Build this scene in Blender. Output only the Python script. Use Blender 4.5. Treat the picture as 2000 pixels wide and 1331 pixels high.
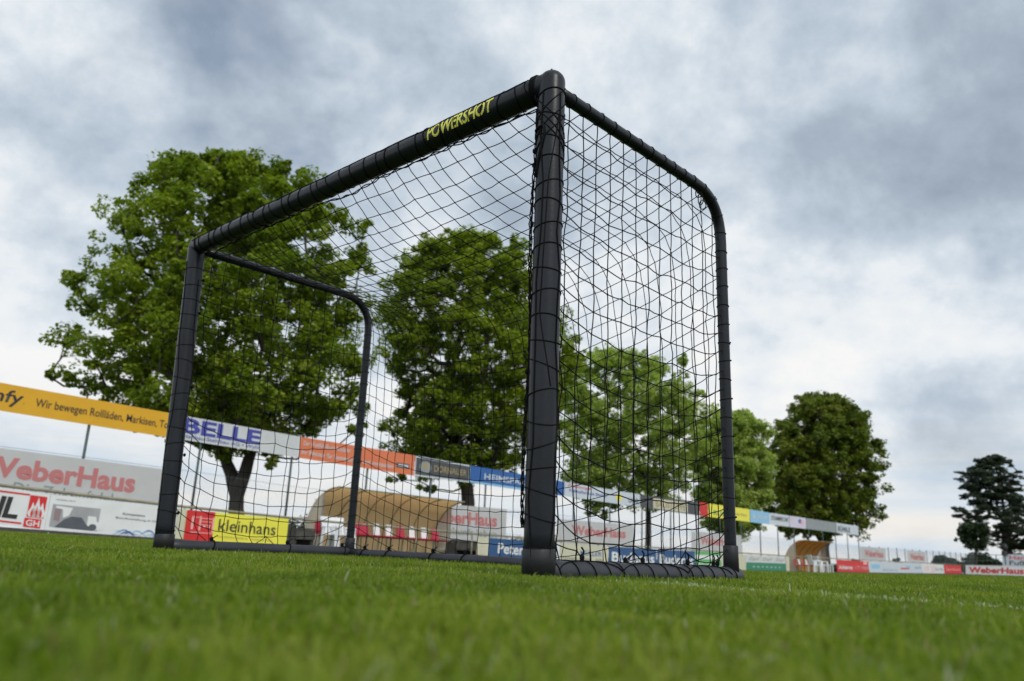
import bpy, bmesh, math, random
import numpy as np
from mathutils import Vector, Matrix
random.seed(7); rng = np.random.default_rng(7)
for o in list(bpy.data.objects): bpy.data.objects.remove(o, do_unlink=True)
SC = bpy.context.scene
C = SC.collection
PI = math.pi

# ------------------------------------------------------------------ camera
FPX, PITCH, ROLL, CH = 1566.3, .2581, .0457, .0764
_f = np.array([0, math.cos(PITCH), math.sin(PITCH)]); _r = np.array([1., 0, 0]); _u = np.cross(_r, _f)
RX = math.cos(ROLL)*_r + math.sin(ROLL)*_u
UX = -math.sin(ROLL)*_r + math.cos(ROLL)*_u
cam = bpy.data.cameras.new('camera'); camo = bpy.data.objects.new('camera', cam); C.objects.link(camo)
M4 = Matrix(((RX[0], UX[0], -_f[0], 0), (RX[1], UX[1], -_f[1], 0), (RX[2], UX[2], -_f[2], CH), (0, 0, 0, 1)))
camo.matrix_world = M4
cam.sensor_width = 36; cam.lens = FPX/2000*36; cam.clip_start = .02; cam.clip_end = 3000
cam.dof.use_dof = True; cam.dof.focus_distance = 2.85; cam.dof.aperture_fstop = 3.7
SC.camera = camo

# ------------------------------------------------------------------ light
SUN_EL, SUN_AZ = math.radians(44), math.radians(148)      # azimuth clockwise from +Y
sun = bpy.data.lights.new('sun', 'SUN'); suno = bpy.data.objects.new('sun', sun); C.objects.link(suno)
sun.energy = 1.5; sun.angle = math.radians(14); sun.color = (1, .95, .86)
sd = Vector((math.sin(SUN_AZ)*math.cos(SUN_EL), math.cos(SUN_AZ)*math.cos(SUN_EL), math.sin(SUN_EL)))
suno.rotation_euler = sd.to_track_quat('Z', 'Y').to_euler()
SC.view_settings.view_transform = 'Standard'; SC.view_settings.look = 'None'
SC.view_settings.gamma = 1; SC.view_settings.exposure = 0

# ------------------------------------------------------------------ node helpers
class NT:
    def __init__(s, tree): s.t = tree; s.n = tree.nodes; s.l = tree.links
    def new(s, typ, **kw):
        nd = s.n.new(typ)
        for k, v in kw.items():
            if k.startswith('i_'): s.put(nd.inputs[k[2:].replace('_', ' ')], v)
            else: setattr(nd, k, v)
        return nd
    def put(s, sock, v):
        if hasattr(v, 'is_linked') or isinstance(v, bpy.types.NodeSocket): s.l.new(v, sock)
        else: sock.default_value = v
    def math(s, op, a, b=None, clamp=False):
        nd = s.n.new('ShaderNodeMath'); nd.operation = op; nd.use_clamp = clamp
        s.put(nd.inputs[0], a)
        if b is not None: s.put(nd.inputs[1], b)
        return nd.outputs[0]
    def mix(s, f, a, b, blend='MIX'):
        nd = s.n.new('ShaderNodeMix'); nd.data_type = 'RGBA'; nd.blend_type = blend
        s.put(nd.inputs[0], f); s.put(nd.inputs[6], a); s.put(nd.inputs[7], b)
        return nd.outputs[2]
    def noise(s, vec, scale, detail=4, rough=.5, dist=0):
        nd = s.n.new('ShaderNodeTexNoise'); nd.inputs['Scale'].default_value = scale
        nd.inputs['Detail'].default_value = detail; nd.inputs['Roughness'].default_value = rough
        nd.inputs['Distortion'].default_value = dist
        if vec is not None: s.l.new(vec, nd.inputs['Vector'])
        return nd.outputs['Fac']
    def ramp(s, f, stops):
        nd = s.n.new('ShaderNodeValToRGB'); r = nd.color_ramp
        while len(r.elements) < len(stops): r.elements.new(.5)
        for e, (p, c) in zip(r.elements, stops):
            e.position = p; e.color = (*c, 1) if len(c) == 3 else c
        s.put(nd.inputs[0], f); return nd.outputs[0]
    def mapr(s, v, a, b, c=0, d=1, smooth=True):
        nd = s.n.new('ShaderNodeMapRange'); nd.interpolation_type = 'SMOOTHSTEP' if smooth else 'LINEAR'
        s.put(nd.inputs[0], v)
        for i, k in enumerate((a, b, c, d)): nd.inputs[i+1].default_value = k
        return nd.outputs[0]

def pray(px, py):
    d = _f + RX*((px-1000)/FPX) + UX*((665.5-py)/FPX)
    return d                                               # scaled so that depth along the axis is 1
def pdir(px, py):
    d = pray(px, py); return tuple(d/np.linalg.norm(d))

# ------------------------------------------------------------------ sky
world = bpy.data.worlds.new('World'); SC.world = world; world.use_nodes = True
T = NT(world.node_tree); T.n.clear()
tc = T.new('ShaderNodeTexCoord').outputs['Generated']
sep = T.new('ShaderNodeSeparateXYZ'); T.l.new(tc, sep.inputs[0])
X, Y, Z = sep.outputs
zz = T.math('ADD', T.math('MAXIMUM', Z, 0), .34)
cv = T.new('ShaderNodeCombineXYZ')
T.l.new(T.math('DIVIDE', X, zz), cv.inputs[0]); T.l.new(T.math('DIVIDE', Y, zz), cv.inputs[1]); cv.inputs[2].default_value = 3.7
n1 = T.noise(cv.outputs[0], 3.1, 9, .58, .0)
n2 = T.noise(cv.outputs[0], 1.25, 4, .5, .1)
def lobe(px, py, wdeg, amp):                               # a cloud mass or a thin patch in one direction of the sky
    d = pdir(px, py)
    vm = T.new('ShaderNodeVectorMath', operation='DOT_PRODUCT'); T.l.new(tc, vm.inputs[0]); vm.inputs[1].default_value = d
    c = math.cos(math.radians(wdeg))
    return T.mapr(vm.outputs['Value'], c, 1.0, 0, amp)
n3 = T.noise(tc, 7.0, 10, .60, .12)
dens = T.math('ADD', T.math('MULTIPLY', n1, .75), T.math('MULTIPLY', n2, .60))
dens = T.math('ADD', dens, T.math('MULTIPLY', n3, .95))
dens = T.math('ADD', dens, -.675)
for L in [(330, 150, 11, .12), (640, 130, 12, .10), (1000, 40, 10, .03), (1880, 250, 13, .22), (1640, 390, 7, .12), (1250, 270, 8, .07), (1800, 820, 6, .13),
          (1960, 850, 6, .14), (850, 380, 8, .01), (120, 240, 5, .05), (1960, 40, 7, .06), (1560, 300, 6, -.05),
          (30, 430, 6, -.16), (1250, 520, 7, -.10), (1400, 700, 10, -.13), (1700, 650, 9, -.17), (1900, 550, 6, -.13), (60, 640, 10, -.10), (780, 480, 5, -.06), (220, 90, 4, -.07)]:
    if L[3]: dens = T.math('ADD', dens, lobe(*L))
el = T.mapr(Z, .02, .30, -.12, 0)
dens = T.math('ADD', dens, el)
cc = T.ramp(dens, [(.20, (.94, .94, .93)), (.36, (.81, .855, .895)), (.46, (.67, .74, .81)), (.58, (.53, .61, .70)), (.74, (.40, .475, .565)), (.98, (.28, .345, .43))])
# low bands near the horizon, creamy and faint blue
band = T.new('ShaderNodeCombineXYZ'); T.l.new(T.math('MULTIPLY', X, 1.3), band.inputs[0]); T.l.new(T.math('MULTIPLY', Z, 16), band.inputs[1])
bn = T.noise(band.outputs[0], 2.0, 4, .55, .2)
low = T.ramp(bn, [(.33, (.90, .84, .76)), (.46, (.80, .81, .80)), (.62, (.60, .70, .80))])
cc = T.mix(T.math('MULTIPLY', T.mapr(Z, .20, .05), .7), cc, low)
sky = T.new('ShaderNodeTexSky', sky_type='NISHITA'); sky.sun_disc = False; sky.sun_elevation = SUN_EL; sky.sun_rotation = SUN_AZ
skyc = T.new('ShaderNodeVectorMath', operation='SCALE'); T.l.new(sky.outputs[0], skyc.inputs[0]); skyc.inputs['Scale'].default_value = .1
hole = T.mapr(T.noise(cv.outputs[0], 1.1, 5, .6, .5), .60, .72, 0, .45)
cc = T.mix(hole, cc, skyc.outputs[0])
back = T.mapr(Y, .2, -.6, 1.0, 1.45)                      # unseen sky behind the viewer brightened to add light on the boards
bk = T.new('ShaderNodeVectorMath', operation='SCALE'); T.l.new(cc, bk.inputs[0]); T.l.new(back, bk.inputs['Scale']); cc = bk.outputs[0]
ground_side = T.mapr(Z, -.02, 0.0)
cc = T.mix(ground_side, (.08, .10, .05, 1), cc)
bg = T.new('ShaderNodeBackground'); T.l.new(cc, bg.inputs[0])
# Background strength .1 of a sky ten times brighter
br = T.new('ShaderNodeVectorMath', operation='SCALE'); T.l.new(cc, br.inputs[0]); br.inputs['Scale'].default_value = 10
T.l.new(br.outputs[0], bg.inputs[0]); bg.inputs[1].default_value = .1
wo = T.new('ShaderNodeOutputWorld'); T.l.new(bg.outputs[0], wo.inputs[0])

# ------------------------------------------------------------------ materials
def mat(name, col, rough=.6, metal=0, spec=.5, noise=0, nscale=8, bump=0, bscale=60, stretch=None, trans=0, alpha=None):
    m = bpy.data.materials.new(name); m.use_nodes = True; t = NT(m.node_tree)
    p = t.n['Principled BSDF']; p.inputs['Roughness'].default_value = rough; p.inputs['Metallic'].default_value = metal
    p.inputs['Specular IOR Level'].default_value = spec
    tcn = t.new('ShaderNodeTexCoord'); v = tcn.outputs['Object']
    if stretch:
        mp = t.new('ShaderNodeMapping'); t.l.new(v, mp.inputs[0]); mp.inputs['Scale'].default_value = stretch; v = mp.outputs[0]
    c4 = (*col, 1)
    if noise:
        f = t.noise(v, nscale, 5, .6)
        d = tuple(max(0, x*(1-noise)) for x in col); b = tuple(min(1, x*(1+noise*.6)) for x in col)
        t.l.new(t.ramp(f, [(.3, d), (.7, b)]), p.inputs['Base Color'])
    else: p.inputs['Base Color'].default_value = c4
    if bump:
        bn_ = t.new('ShaderNodeBump'); bn_.inputs['Strength'].default_value = bump; bn_.inputs['Distance'].default_value = .01
        t.l.new(t.noise(v, bscale, 4), bn_.inputs['Height']); t.l.new(bn_.outputs[0], p.inputs['Normal'])
    if trans:
        tr = t.new('ShaderNodeBsdfTranslucent'); tr.inputs[0].default_value = c4
        mx = t.new('ShaderNodeMixShader'); mx.inputs[0].default_value = trans
        t.l.new(p.outputs[0], mx.inputs[1]); t.l.new(tr.outputs[0], mx.inputs[2])
        last = mx
        t.l.new(mx.outputs[0], t.n['Material Output'].inputs[0])
    if alpha is not None: p.inputs['Alpha'].default_value = alpha
    return m

def leafy(name, a, b, c, trans=.35, attr='rnd', rough=.5):
    m = bpy.data.materials.new(name); m.use_nodes = True; t = NT(m.node_tree)
    p = t.n['Principled BSDF']; at = t.new('ShaderNodeAttribute', attribute_name=attr)
    col = t.ramp(at.outputs['Fac'], [(0, a), (.5, b), (1, c)])
    t.l.new(col, p.inputs['Base Color']); p.inputs['Roughness'].default_value = rough
    p.inputs['Specular IOR Level'].default_value = .3
    tr = t.new('ShaderNodeBsdfTranslucent'); t.l.new(t.mix(1, col, (1.0, 1.15, .45, 1), 'MULTIPLY'), tr.inputs[0])
    mx = t.new('ShaderNodeMixShader'); mx.inputs[0].default_value = trans
    t.l.new(p.outputs[0], mx.inputs[1]); t.l.new(tr.outputs[0], mx.inputs[2])
    t.l.new(mx.outputs[0], t.n['Material Output'].inputs[0])
    return m

MT = dict(
    alu=mat('black_anodised_tube', (.008, .010, .015), .34, 0, .30, noise=.4, nscale=7, bump=.05, bscale=90),
    basebar=mat('grey_ground_tube', (.030, .032, .040), .48, 0, .4, noise=.35, nscale=6, bump=.05, bscale=90),
    rubber=mat('black_plastic', (.010, .011, .013), .55, bump=.1),
    net=mat('black_net_cord', (.006, .006, .007), .85, spec=.15),
    yellowprint=mat('yellow_print', (.82, .80, .10), .5),
    white=mat('white_board', (.74, .75, .76), .45, noise=.06, nscale=3),
    offwhite=mat('grey_white_banner', (.58, .60, .62), .6, noise=.08, nscale=2),
    cream=mat('cream_board', (.58, .56, .42), .55, noise=.08, nscale=3),
    yellow=mat('yellow_banner', (.70, .37, .010), .5, noise=.06, nscale=2),
    lemon=mat('lemon_board', (.80, .74, .07), .5, noise=.05, nscale=2),
    red=mat('red_board', (.62, .022, .022), .5, noise=.08, nscale=2),
    brightred=mat('red_print', (.62, .03, .03), .5),
    orange=mat('orange_banner', (.66, .18, .08), .55, noise=.06, nscale=2),
    blue=mat('blue_banner', (.022, .11, .36), .5, noise=.08, nscale=2),
    navy=mat('navy_board', (.025, .085, .22), .5, noise=.08, nscale=2),
    royal=mat('blue_print', (.05, .06, .34), .5),
    inkblue=mat('water_blue_print', (.06, .15, .42), .5),
    lblue=mat('pale_blue_banner', (.26, .52, .74), .5, noise=.06, nscale=2),
    lgrey=mat('pale_grey_banner', (.56, .62, .68), .5, noise=.08, nscale=2),
    lilac=mat('pale_lilac_banner', (.60, .58, .70), .5, noise=.1, nscale=3),
    grey=mat('grey_banner', (.26, .29, .30), .5, noise=.15, nscale=3),
    dark=mat('charcoal_banner', (.065, .068, .075), .5, noise=.15, nscale=2),
    ink=mat('black_print', (.02, .02, .022), .5),
    gold=mat('gold_print', (.35, .28, .14), .5),
    green=mat('green_board', (.03, .22, .12), .5, noise=.08, nscale=2),
    lime=mat('green_print_board', (.12, .42, .14), .5, noise=.1, nscale=2),
    meshwhite=mat('banner_mesh_fabric', (.72, .72, .72), .7, trans=.40, noise=.06, nscale=3),
    meshred=mat('faded_red_print', (.60, .22, .22), .7, trans=.2),
    pink=mat('light_red_print', (.80, .42, .40), .6),
    steel=mat('weathered_rail', (.27, .25, .17), .6, .1, noise=.3, nscale=6),
    pole=mat('green_grey_pole', (.05, .075, .075), .45, .3, noise=.2, nscale=4),
    wire=mat('galvanised_wire', (.22, .24, .25), .5, .5),
    kerb=mat('dark_kerb', (.075, .07, .062), .85, noise=.35, nscale=5, bump=.3, bscale=30),
    bark=mat('bark', (.042, .034, .028), .9, noise=.45, nscale=7, bump=.9, bscale=14, stretch=(1, 1, .25)),
    shell=mat('tan_shelter_shell', (.90, .74, .50), .4, trans=.68, noise=.10, nscale=1.5),
    shell2=mat('amber_shelter_shell', (.72, .42, .12), .4, trans=.5, noise=.12, nscale=1.5),
    seat=mat('red_plastic', (.42, .018, .05), .4),
    plastic=mat('white_plastic', (.80, .81, .83), .35),
    photo_dark=mat('printed_dark_grey', (.09, .10, .12), .5, noise=.2, nscale=3),
    photo_mid=mat('printed_grey', (.36, .36, .38), .5, noise=.15, nscale=4),
    photo_brown=mat('printed_mauve', (.28, .20, .21), .5),
    leaf_a=leafy('lime_tree_leaf', (.115, .175, .015), (.20, .27, .022), (.36, .41, .042), .47),
    leaf_d=leafy('bright_lime_leaf', (.125, .18, .014), (.215, .285, .022), (.38, .43, .045), .48),
    leaf_b=leafy('lighter_leaf', (.26, .34, .09), (.37, .45, .12), (.48, .54, .17), .52),
    leaf_c=leafy('dark_green_leaf', (.09, .14, .018), (.15, .20, .022), (.25, .25, .035), .4),
    needle=leafy('pine_needle', (.018, .035, .018), (.03, .05, .024), (.05, .07, .03), .1),
    hedge=leafy('far_foliage', (.02, .04, .018), (.035, .06, .025), (.05, .08, .03), .15),
)

# ------------------------------------------------------------------ object helpers
def tag(o, label=None, cat=None, group=None, kind=None):
    if label: o['label'] = label
    if cat: o['category'] = cat
    if group: o['group'] = group
    if kind: o['kind'] = kind
    return o
def thing(name, label, cat, loc=(0, 0, 0), group=None):
    o = bpy.data.objects.new(name, None); o.empty_display_size = .2; C.objects.link(o); o.location = loc
    return tag(o, label, cat, group)
def link(name, me, m, parent=None, smooth=False):
    o = bpy.data.objects.new(name, me); C.objects.link(o)
    if m is not None: me.materials.append(m)
    if parent is not None:
        o.parent = parent; o.matrix_parent_inverse = Matrix.Translation(-Vector(parent.location))
    if smooth: me.polygons.foreach_set('use_smooth', [True]*len(me.polygons))
    return o
class MB:
    def __init__(s): s.v = []; s.f = []
    def add(s, vs, fs):
        b = len(s.v); s.v += [tuple(map(float, q)) for q in vs]; s.f += [tuple(b+i for i in f) for f in fs]
    def hexa(s, p):                                        # 8 corners: 4 bottom, 4 top
        s.add(p, [(3, 2, 1, 0), (4, 5, 6, 7), (0, 1, 5, 4), (1, 2, 6, 5), (2, 3, 7, 6), (3, 0, 4, 7)])
    def tube(s, pts, r, n=8, cap=True, closed=False):
        pts = [np.array(p, float) for p in pts]; m = len(pts)
        if not hasattr(r, '__len__'): r = [r]*m
        up = None; rings = []
        for i in range(m):
            if closed: t = pts[(i+1) % m]-pts[i-1]
            else: t = pts[min(i+1, m-1)]-pts[max(i-1, 0)]
            t = t/(np.linalg.norm(t)+1e-12)
            if up is None:
                a = np.array([0, 0, 1.]) if abs(t[2]) < .9 else np.array([1., 0, 0])
                up = np.cross(t, a)
            up = up-t*np.dot(up, t); up /= np.linalg.norm(up)+1e-12
            w = np.cross(t, up)
            rings.append([pts[i]+r[i]*(math.cos(2*PI*k/n)*up+math.sin(2*PI*k/n)*w) for k in range(n)])
        fs = []
        for i in range(m if closed else m-1):
            a, b = i*n, ((i+1) % m)*n
            for k in range(n): fs.append((a+k, a+(k+1) % n, b+(k+1) % n, b+k))
        if cap and not closed: fs += [tuple(range(n))[::-1], tuple((m-1)*n+k for k in range(n))]
        s.add([q for rg in rings for q in rg], fs)
    def ball(s, c, r, n=10, m=7, sc=(1, 1, 1)):
        vs = []; fs = []
        for j in range(m+1):
            a = PI*j/m
            for i in range(n):
                b = 2*PI*i/n
                vs.append((c[0]+r*sc[0]*math.sin(a)*math.cos(b), c[1]+r*sc[1]*math.sin(a)*math.sin(b), c[2]+r*sc[2]*math.cos(a)))
        for j in range(m):
            for i in range(n): fs.append((j*n+i, (j+1)*n+i, (j+1)*n+(i+1) % n, j*n+(i+1) % n))
        s.add(vs, fs)
    def build(s, name, m, parent=None, smooth=False):
        me = bpy.data.meshes.new(name); me.from_pydata(s.v, [], s.f); me.update()
        return link(name, me, m, parent, smooth)

def big_mesh(name, verts, faces_flat, nper, mats, parent=None, attr=None):
    me = bpy.data.meshes.new(name)
    me.vertices.add(len(verts)); me.vertices.foreach_set('co', verts.astype(np.float32).ravel())
    nper = np.asarray(nper, np.int32)
    me.loops.add(int(nper.sum())); me.loops.foreach_set('vertex_index', faces_flat.astype(np.int32))
    me.polygons.add(len(nper)); st = np.concatenate([[0], np.cumsum(nper)[:-1]]).astype(np.int32)
    me.polygons.foreach_set('loop_start', st)
    me.update(calc_edges=True)
    if attr:
        for k, a in attr.items():
            at = me.attributes.new(k, 'FLOAT', 'POINT'); at.data.foreach_set('value', a.astype(np.float32))
    return link(name, me, mats, parent)

# ------------------------------------------------------------------ the lie of the land
_dx = [-600, 0, 300, 560, 955, 1250, 1457, 1634, 1886, 2000, 2600]
_dd = [0, 2.4, 6, 9, 10, 12, 15, 10, 3, 1, 0]
def ground(x, y):
    x = np.asarray(x, float); y = np.asarray(y, float)
    yc = np.clip(y, 1, 90)
    px = np.interp(1000+FPX*x/np.maximum(y, 1), [-600, 2600], [-600, 2600])
    drop = np.interp(px, _dx, _dd)
    w = np.clip((y-4)/7, 0, 1); w = w*w*(3-2*w)
    return w*(CH-.024-drop*yc/FPX)
# frame of the long touchline barrier
_vp = pray(2300, 1033.6+.0457*2300); UV = np.array([_vp[0], _vp[1], 0]); UV /= np.linalg.norm(UV)
NV = np.array([-UV[1], UV[0], 0])
P0 = pray(0, 1033)*15.7; P0 = np.array([P0[0], P0[1], 0])
def FP(s, off, z): return P0+UV*s+NV*off+np.array([0, 0, z])
def LP(px, py, off=0, P=P0, N=NV, U=UV):
    d = pray(px, py); k = (np.dot(P, N)+off)/np.dot(d, N)
    q = d*k; return float(np.dot(q-P, U)), float(q[2]+CH)
def gz(s, off): p = FP(s, off, 0); return float(ground(p[0], p[1]))
def SP(px, off): return LP(px, 1060, off)[0]

# ------------------------------------------------------------------ ground sheet
rad = np.concatenate([np.linspace(0, 12, 40), np.geomspace(12.5, 900, 50)]); na = 180
gv = []; gf = []
for r in rad:
    for k in range(na):
        a = 2*PI*k/na; x, y = r*math.sin(a), r*math.cos(a); gv.append((x, y, float(ground(x, y))))
for i in range(len(rad)-1):
    for k in range(na):
        gf.append((i*na+k, (i+1)*na+k, (i+1)*na+(k+1) % na, i*na+(k+1) % na))
me = bpy.data.meshes.new('ground'); me.from_pydata(gv, [], gf)
mg = bpy.data.materials.new('turf_soil'); mg.use_nodes = True; t = NT(mg.node_tree)
oc = t.new('ShaderNodeTexCoord').outputs['Object']
f1 = t.noise(oc, 1.2, 6, .6); f2 = t.noise(oc, 60, 3, .6)
c1 = t.ramp(f1, [(.3, (.040, .072, .014)), (.7, (.062, .10, .022))])
c2 = t.ramp(f2, [(.35, (.55, .5, .45)), (.7, (1.2, 1.2, 1.1))])
t.l.new(t.mix(1, c1, c2, 'MULTIPLY'), t.n['Principled BSDF'].inputs['Base Color']); t.n['Principled BSDF'].inputs['Roughness'].default_value = .95
t.n['Principled BSDF'].inputs['Specular IOR Level'].default_value = .1
tag(link('ground', me, mg, smooth=True), kind='structure')

# ------------------------------------------------------------------ grass blades
GOAL_N = np.array([.0975, 2.3133]); WDIR = np.array([math.cos(2.3791), math.sin(2.3791)])
def sector(n, r0, r1, a0=-48, a1=48):
    r = np.sqrt(rng.uniform(r0*r0, r1*r1, n)); a = np.radians(rng.uniform(a0, a1, n))
    return np.stack([r*np.sin(a), r*np.cos(a)], 1)
_vn = rng.random((64, 64))
def vnoise(x, y):
    xi = np.floor(x).astype(int); yi = np.floor(y).astype(int); u = x-xi; v = y-yi; u = u*u*(3-2*u); v = v*v*(3-2*v)
    g = lambda a, b: _vn[a % 64, b % 64]
    return (g(xi, yi)*(1-u)+g(xi+1, yi)*u)*(1-v)+(g(xi, yi+1)*(1-u)+g(xi+1, yi+1)*u)*v
def blades(pts, h, w, bend):
    n = len(pts)
    # mown turf grows in tufts: pull blades a little together
    h = h*rng.uniform(.45, 1.12, n)**.8*(.82+.36*vnoise(pts[:, 0]*9+3, pts[:, 1]*9)); w = w*rng.uniform(.6, 1.3, n)
    tall = rng.random(n) < .012; h = np.where(tall, h*1.45, h)
    az = rng.uniform(0, 2*PI, n); tilt = np.abs(rng.normal(0, bend, n)); faz = rng.uniform(0, PI, n)
    g = ground(pts[:, 0], pts[:, 1])
    b = np.column_stack([pts, g-.002]); lean = np.column_stack([np.cos(az), np.sin(az), np.zeros(n)])
    side = np.column_stack([np.cos(faz), np.sin(faz), np.zeros(n)])
    up = np.array([0, 0, 1.])
    m1 = b+up*(h*.5)[:, None]+lean*(h*tilt*.25)[:, None]
    m2 = b+up*(h*.82)[:, None]+lean*(h*tilt*.62)[:, None]
    tp = b+up*(h*np.clip(1.02-tilt*.2, .5, 1))[:, None]+lean*(h*tilt*1.05)[:, None]
    V = np.stack([b-side*(w*.5)[:, None], b+side*(w*.5)[:, None], m1-side*(w*.5)[:, None], m1+side*(w*.5)[:, None],
                  m2-side*(w*.33)[:, None], m2+side*(w*.33)[:, None], tp], 1)
    rnd = rng.random(n)
    # broad patches of tone, in the plants themselves
    px = pts[:, 0]; py = pts[:, 1]
    patch = .5*vnoise(px*2.2, py*2.2)+.55*vnoise(px*11, py*11+7)
    hue = np.clip(.40*rnd+.62*(patch-.15), 0, .72)
    dry = rng.random(n) < .05; hue = np.where(dry, rng.uniform(.80, .92, n), hue)
    pale = rng.random(n) < .016; hue = np.where(pale, .96, hue)  # pale blades, some of them painted stand-ins for white glints
    # the chalked goal line running on past the near post
    d = pts-GOAL_N; al = d@(-WDIR); pe = np.abs(d@np.array([-WDIR[1], WDIR[0]]))
    wear = vnoise(px*14+5, py*14)*vnoise(px*4, py*4+9)*2.2
    ln = (pe < .05+.02*rng.normal(0, 1, n)) & (al > .10) & (al < 6) & (rng.random(n) < .34*wear)
    l2 = (pe < .05) & (al <= .10) & (al > -2.6) & (rng.random(n) < .12*wear)
    hue = np.where(ln | l2, 1.0, hue)
    return V.reshape(-1, 3), np.repeat(hue, 7)
parts = [blades(sector(190000, .16, 2.2), .027, .0024, .62),
         blades(sector(170000, 2.2, 5.5, -42, 42), .028, .0034, .58),
         blades(sector(120000, 5.5, 13, -40, 40), .027, .006, .5),
         blades(sector(90000, 13, 32, -40, 40), .028, .018, .5),
         blades(sector(60000, 32, 80, -12, 40), .03, .04, .5)]
GV = np.concatenate([p[0] for p in parts]); GR = np.concatenate([p[1] for p in parts]); nb = len(GV)//7
base = (np.arange(nb)*7)[:, None]
fl = (base+np.array([0, 1, 3, 2, 2, 3, 5, 4, 4, 5, 6])).ravel()
mgr = bpy.data.materials.new('grass_blade'); mgr.use_nodes = True; t = NT(mgr.node_tree)
at = t.new('ShaderNodeAttribute', attribute_name='rnd')
gc = t.ramp(at.outputs['Fac'], [(0, (.072, .130, .007)), (.35, (.142, .215, .013)), (.70, (.265, .32, .034)), (.78, (.20, .19, .07)), (.92, (.26, .20, .10)), (.95, (.34, .36, .22)), (.985, (.38, .40, .30)), (1, (.62, .65, .60))])
p = t.n['Principled BSDF']; t.l.new(gc, p.inputs['Base Color']); p.inputs['Roughness'].default_value = .5; p.inputs['Specular IOR Level'].default_value = .28
tr = t.new('ShaderNodeBsdfTranslucent'); t.l.new(t.mix(1, gc, (1.0, 1.2, .4, 1), 'MULTIPLY'), tr.inputs[0])
mx = t.new('ShaderNodeMixShader'); mx.inputs[0].default_value = .42
t.l.new(p.outputs[0], mx.inputs[1]); t.l.new(tr.outputs[0], mx.inputs[2]); t.l.new(mx.outputs[0], t.n['Material Output'].inputs[0])
go = big_mesh('grass', GV, fl, np.tile([4, 4, 3], nb), mgr, attr={'rnd': GR})
tag(go, 'short mown green turf of the pitch, with worn white line paint beside the near goalpost', 'grass', kind='stuff')

# ------------------------------------------------------------------ the goal
def pt(px, py, P):                                         # the measured axis point at the depth of the fitted goal
    P = np.array(P, float); dep = np.dot(P-np.array([0, 0, CH]), _f)
    return pray(px, py)*dep+np.array([0, 0, CH])
nb_ = pt(1052, 1104, (.0976, 2.3133, .05)); nt = pt(1078, 166, (.0976, 2.3133, 1.55))
fb = pt(320, 1060, (-1.649, 3.982, .05)); ft = pt(385, 483, (-1.649, 3.982, 1.55))
rb = pt(1428, 1106, (.871, 3.123, .05)); rt = pt(1405, 390, (.85, 3.10, 1.55))
lb = pt(682, 1077, (-.876, 4.792, .05)); lt = pt(724, 590, (-.897, 4.77, 1.55))
R1 = .0435
CELL = .077
goal = thing('football_goal', 'small black portable football goal with black net, standing on the grass in the foreground', 'goal', tuple(nb_*[1, 1, 0]))
def unit(v): return v/np.linalg.norm(v)
def prof_tube(a, b, r, name, dome=True, parent=goal, m='alu'):
    mb = MB(); a = np.array(a); b = np.array(b); L = np.linalg.norm(b-a); t_ = unit(b-a)
    pts = [a+t_*L*k/12 for k in range(13)]; rr = [r]*13
    if dome:
        for k in range(1, 7):
            an = PI/2*k/6; pts.append(b+t_*r*.95*math.sin(an)); rr.append(max(r*math.cos(an), .0005))
    mb.tube(pts, rr, 36); return mb.build(name, MT[m], parent, True)
zdown = np.array([0, 0, .05])
tN = unit(nt-nb_); tF = unit(ft-fb)
near_post = prof_tube(nb_-zdown*.9, nt+tN*.006, R1, 'post'); near_post['label'] = 'near front post, the thickest upright'
far_post = prof_tube(fb-zdown*.9, ft-tF*.006, R1, 'post'); far_post['label'] = 'far front post at the left end of the crossbar'
def socket(a, t_, r, h):
    mb = MB(); a = np.array(a)
    mb.tube([a-t_*.04, a+t_*(h-.004), a+t_*h, a+t_*(h+.0005)], [r+.002, r+.0005, r-.002, r-.006], 32)
    mb.ball(a-np.array([0, 0, .012]), r+.0015, 20, 12, (1.0, 1.0, .8))
    return mb
socket(nb_, tN, R1+.0025, .045).build('socket', MT['rubber'], goal, True)
socket(fb, tF, R1+.0025, .04).build('socket', MT['rubber'], goal, True)
cb = unit(nt-ft)
mbx = MB(); mbx.tube([ft+(nt-ft)*k/24 for k in range(25)], R1, 36)
crossbar = mbx.build('crossbar', MT['alu'], goal, True)
# side frames: top bar, bend, rear upright
def side_path(top, rtop, rbot, rad):
    a = np.array(top); c = np.array(rtop); b = np.array(rbot)
    d1 = unit(a-c); d2 = unit(b-c); s0 = c+d1*rad; s1 = c+d2*rad
    P = [a+(s0-a)*k/10 for k in range(11)]
    for k in range(1, 12):
        q = k/12; P.append((1-q)**2*s0+2*q*(1-q)*c+q*q*s1)
    P += [s1+(b-s1)*k/12 for k in range(13)]
    return [np.array(x) for x in P]
R2 = .0225
pathR = side_path(nt+unit(rt-nt)*.02-np.array([0, 0, .012]), rt, rb-[0, 0, .02], .20)
pathL = side_path(ft+unit(lt-ft)*.02-np.array([0, 0, .012]), lt, lb-[0, 0, .02], .20)
for P_, lab in ((pathR, 'near side frame bar bending down to the rear corner'), (pathL, 'far side frame bar bending down to the rear corner')):
    mb = MB(); mb.tube(P_, R2, 20); o = mb.build('side_frame', MT['alu'], goal, True); o['label'] = lab
zz_ = np.array([0, 0, 1.])
socket(rb, unit(rt-rb), R2+.005, .075).build('socket', MT['rubber'], goal, True)
socket(lb, unit(lt-lb), R2+.005, .075).build('socket', MT['rubber'], goal, True)
def low(p, z): q = np.array(p); q[2] = z; return q
RBT = .033
dR = unit(low(rb, 0)-low(nb_, 0)); dL = unit(low(lb, 0)-low(fb, 0))
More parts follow.
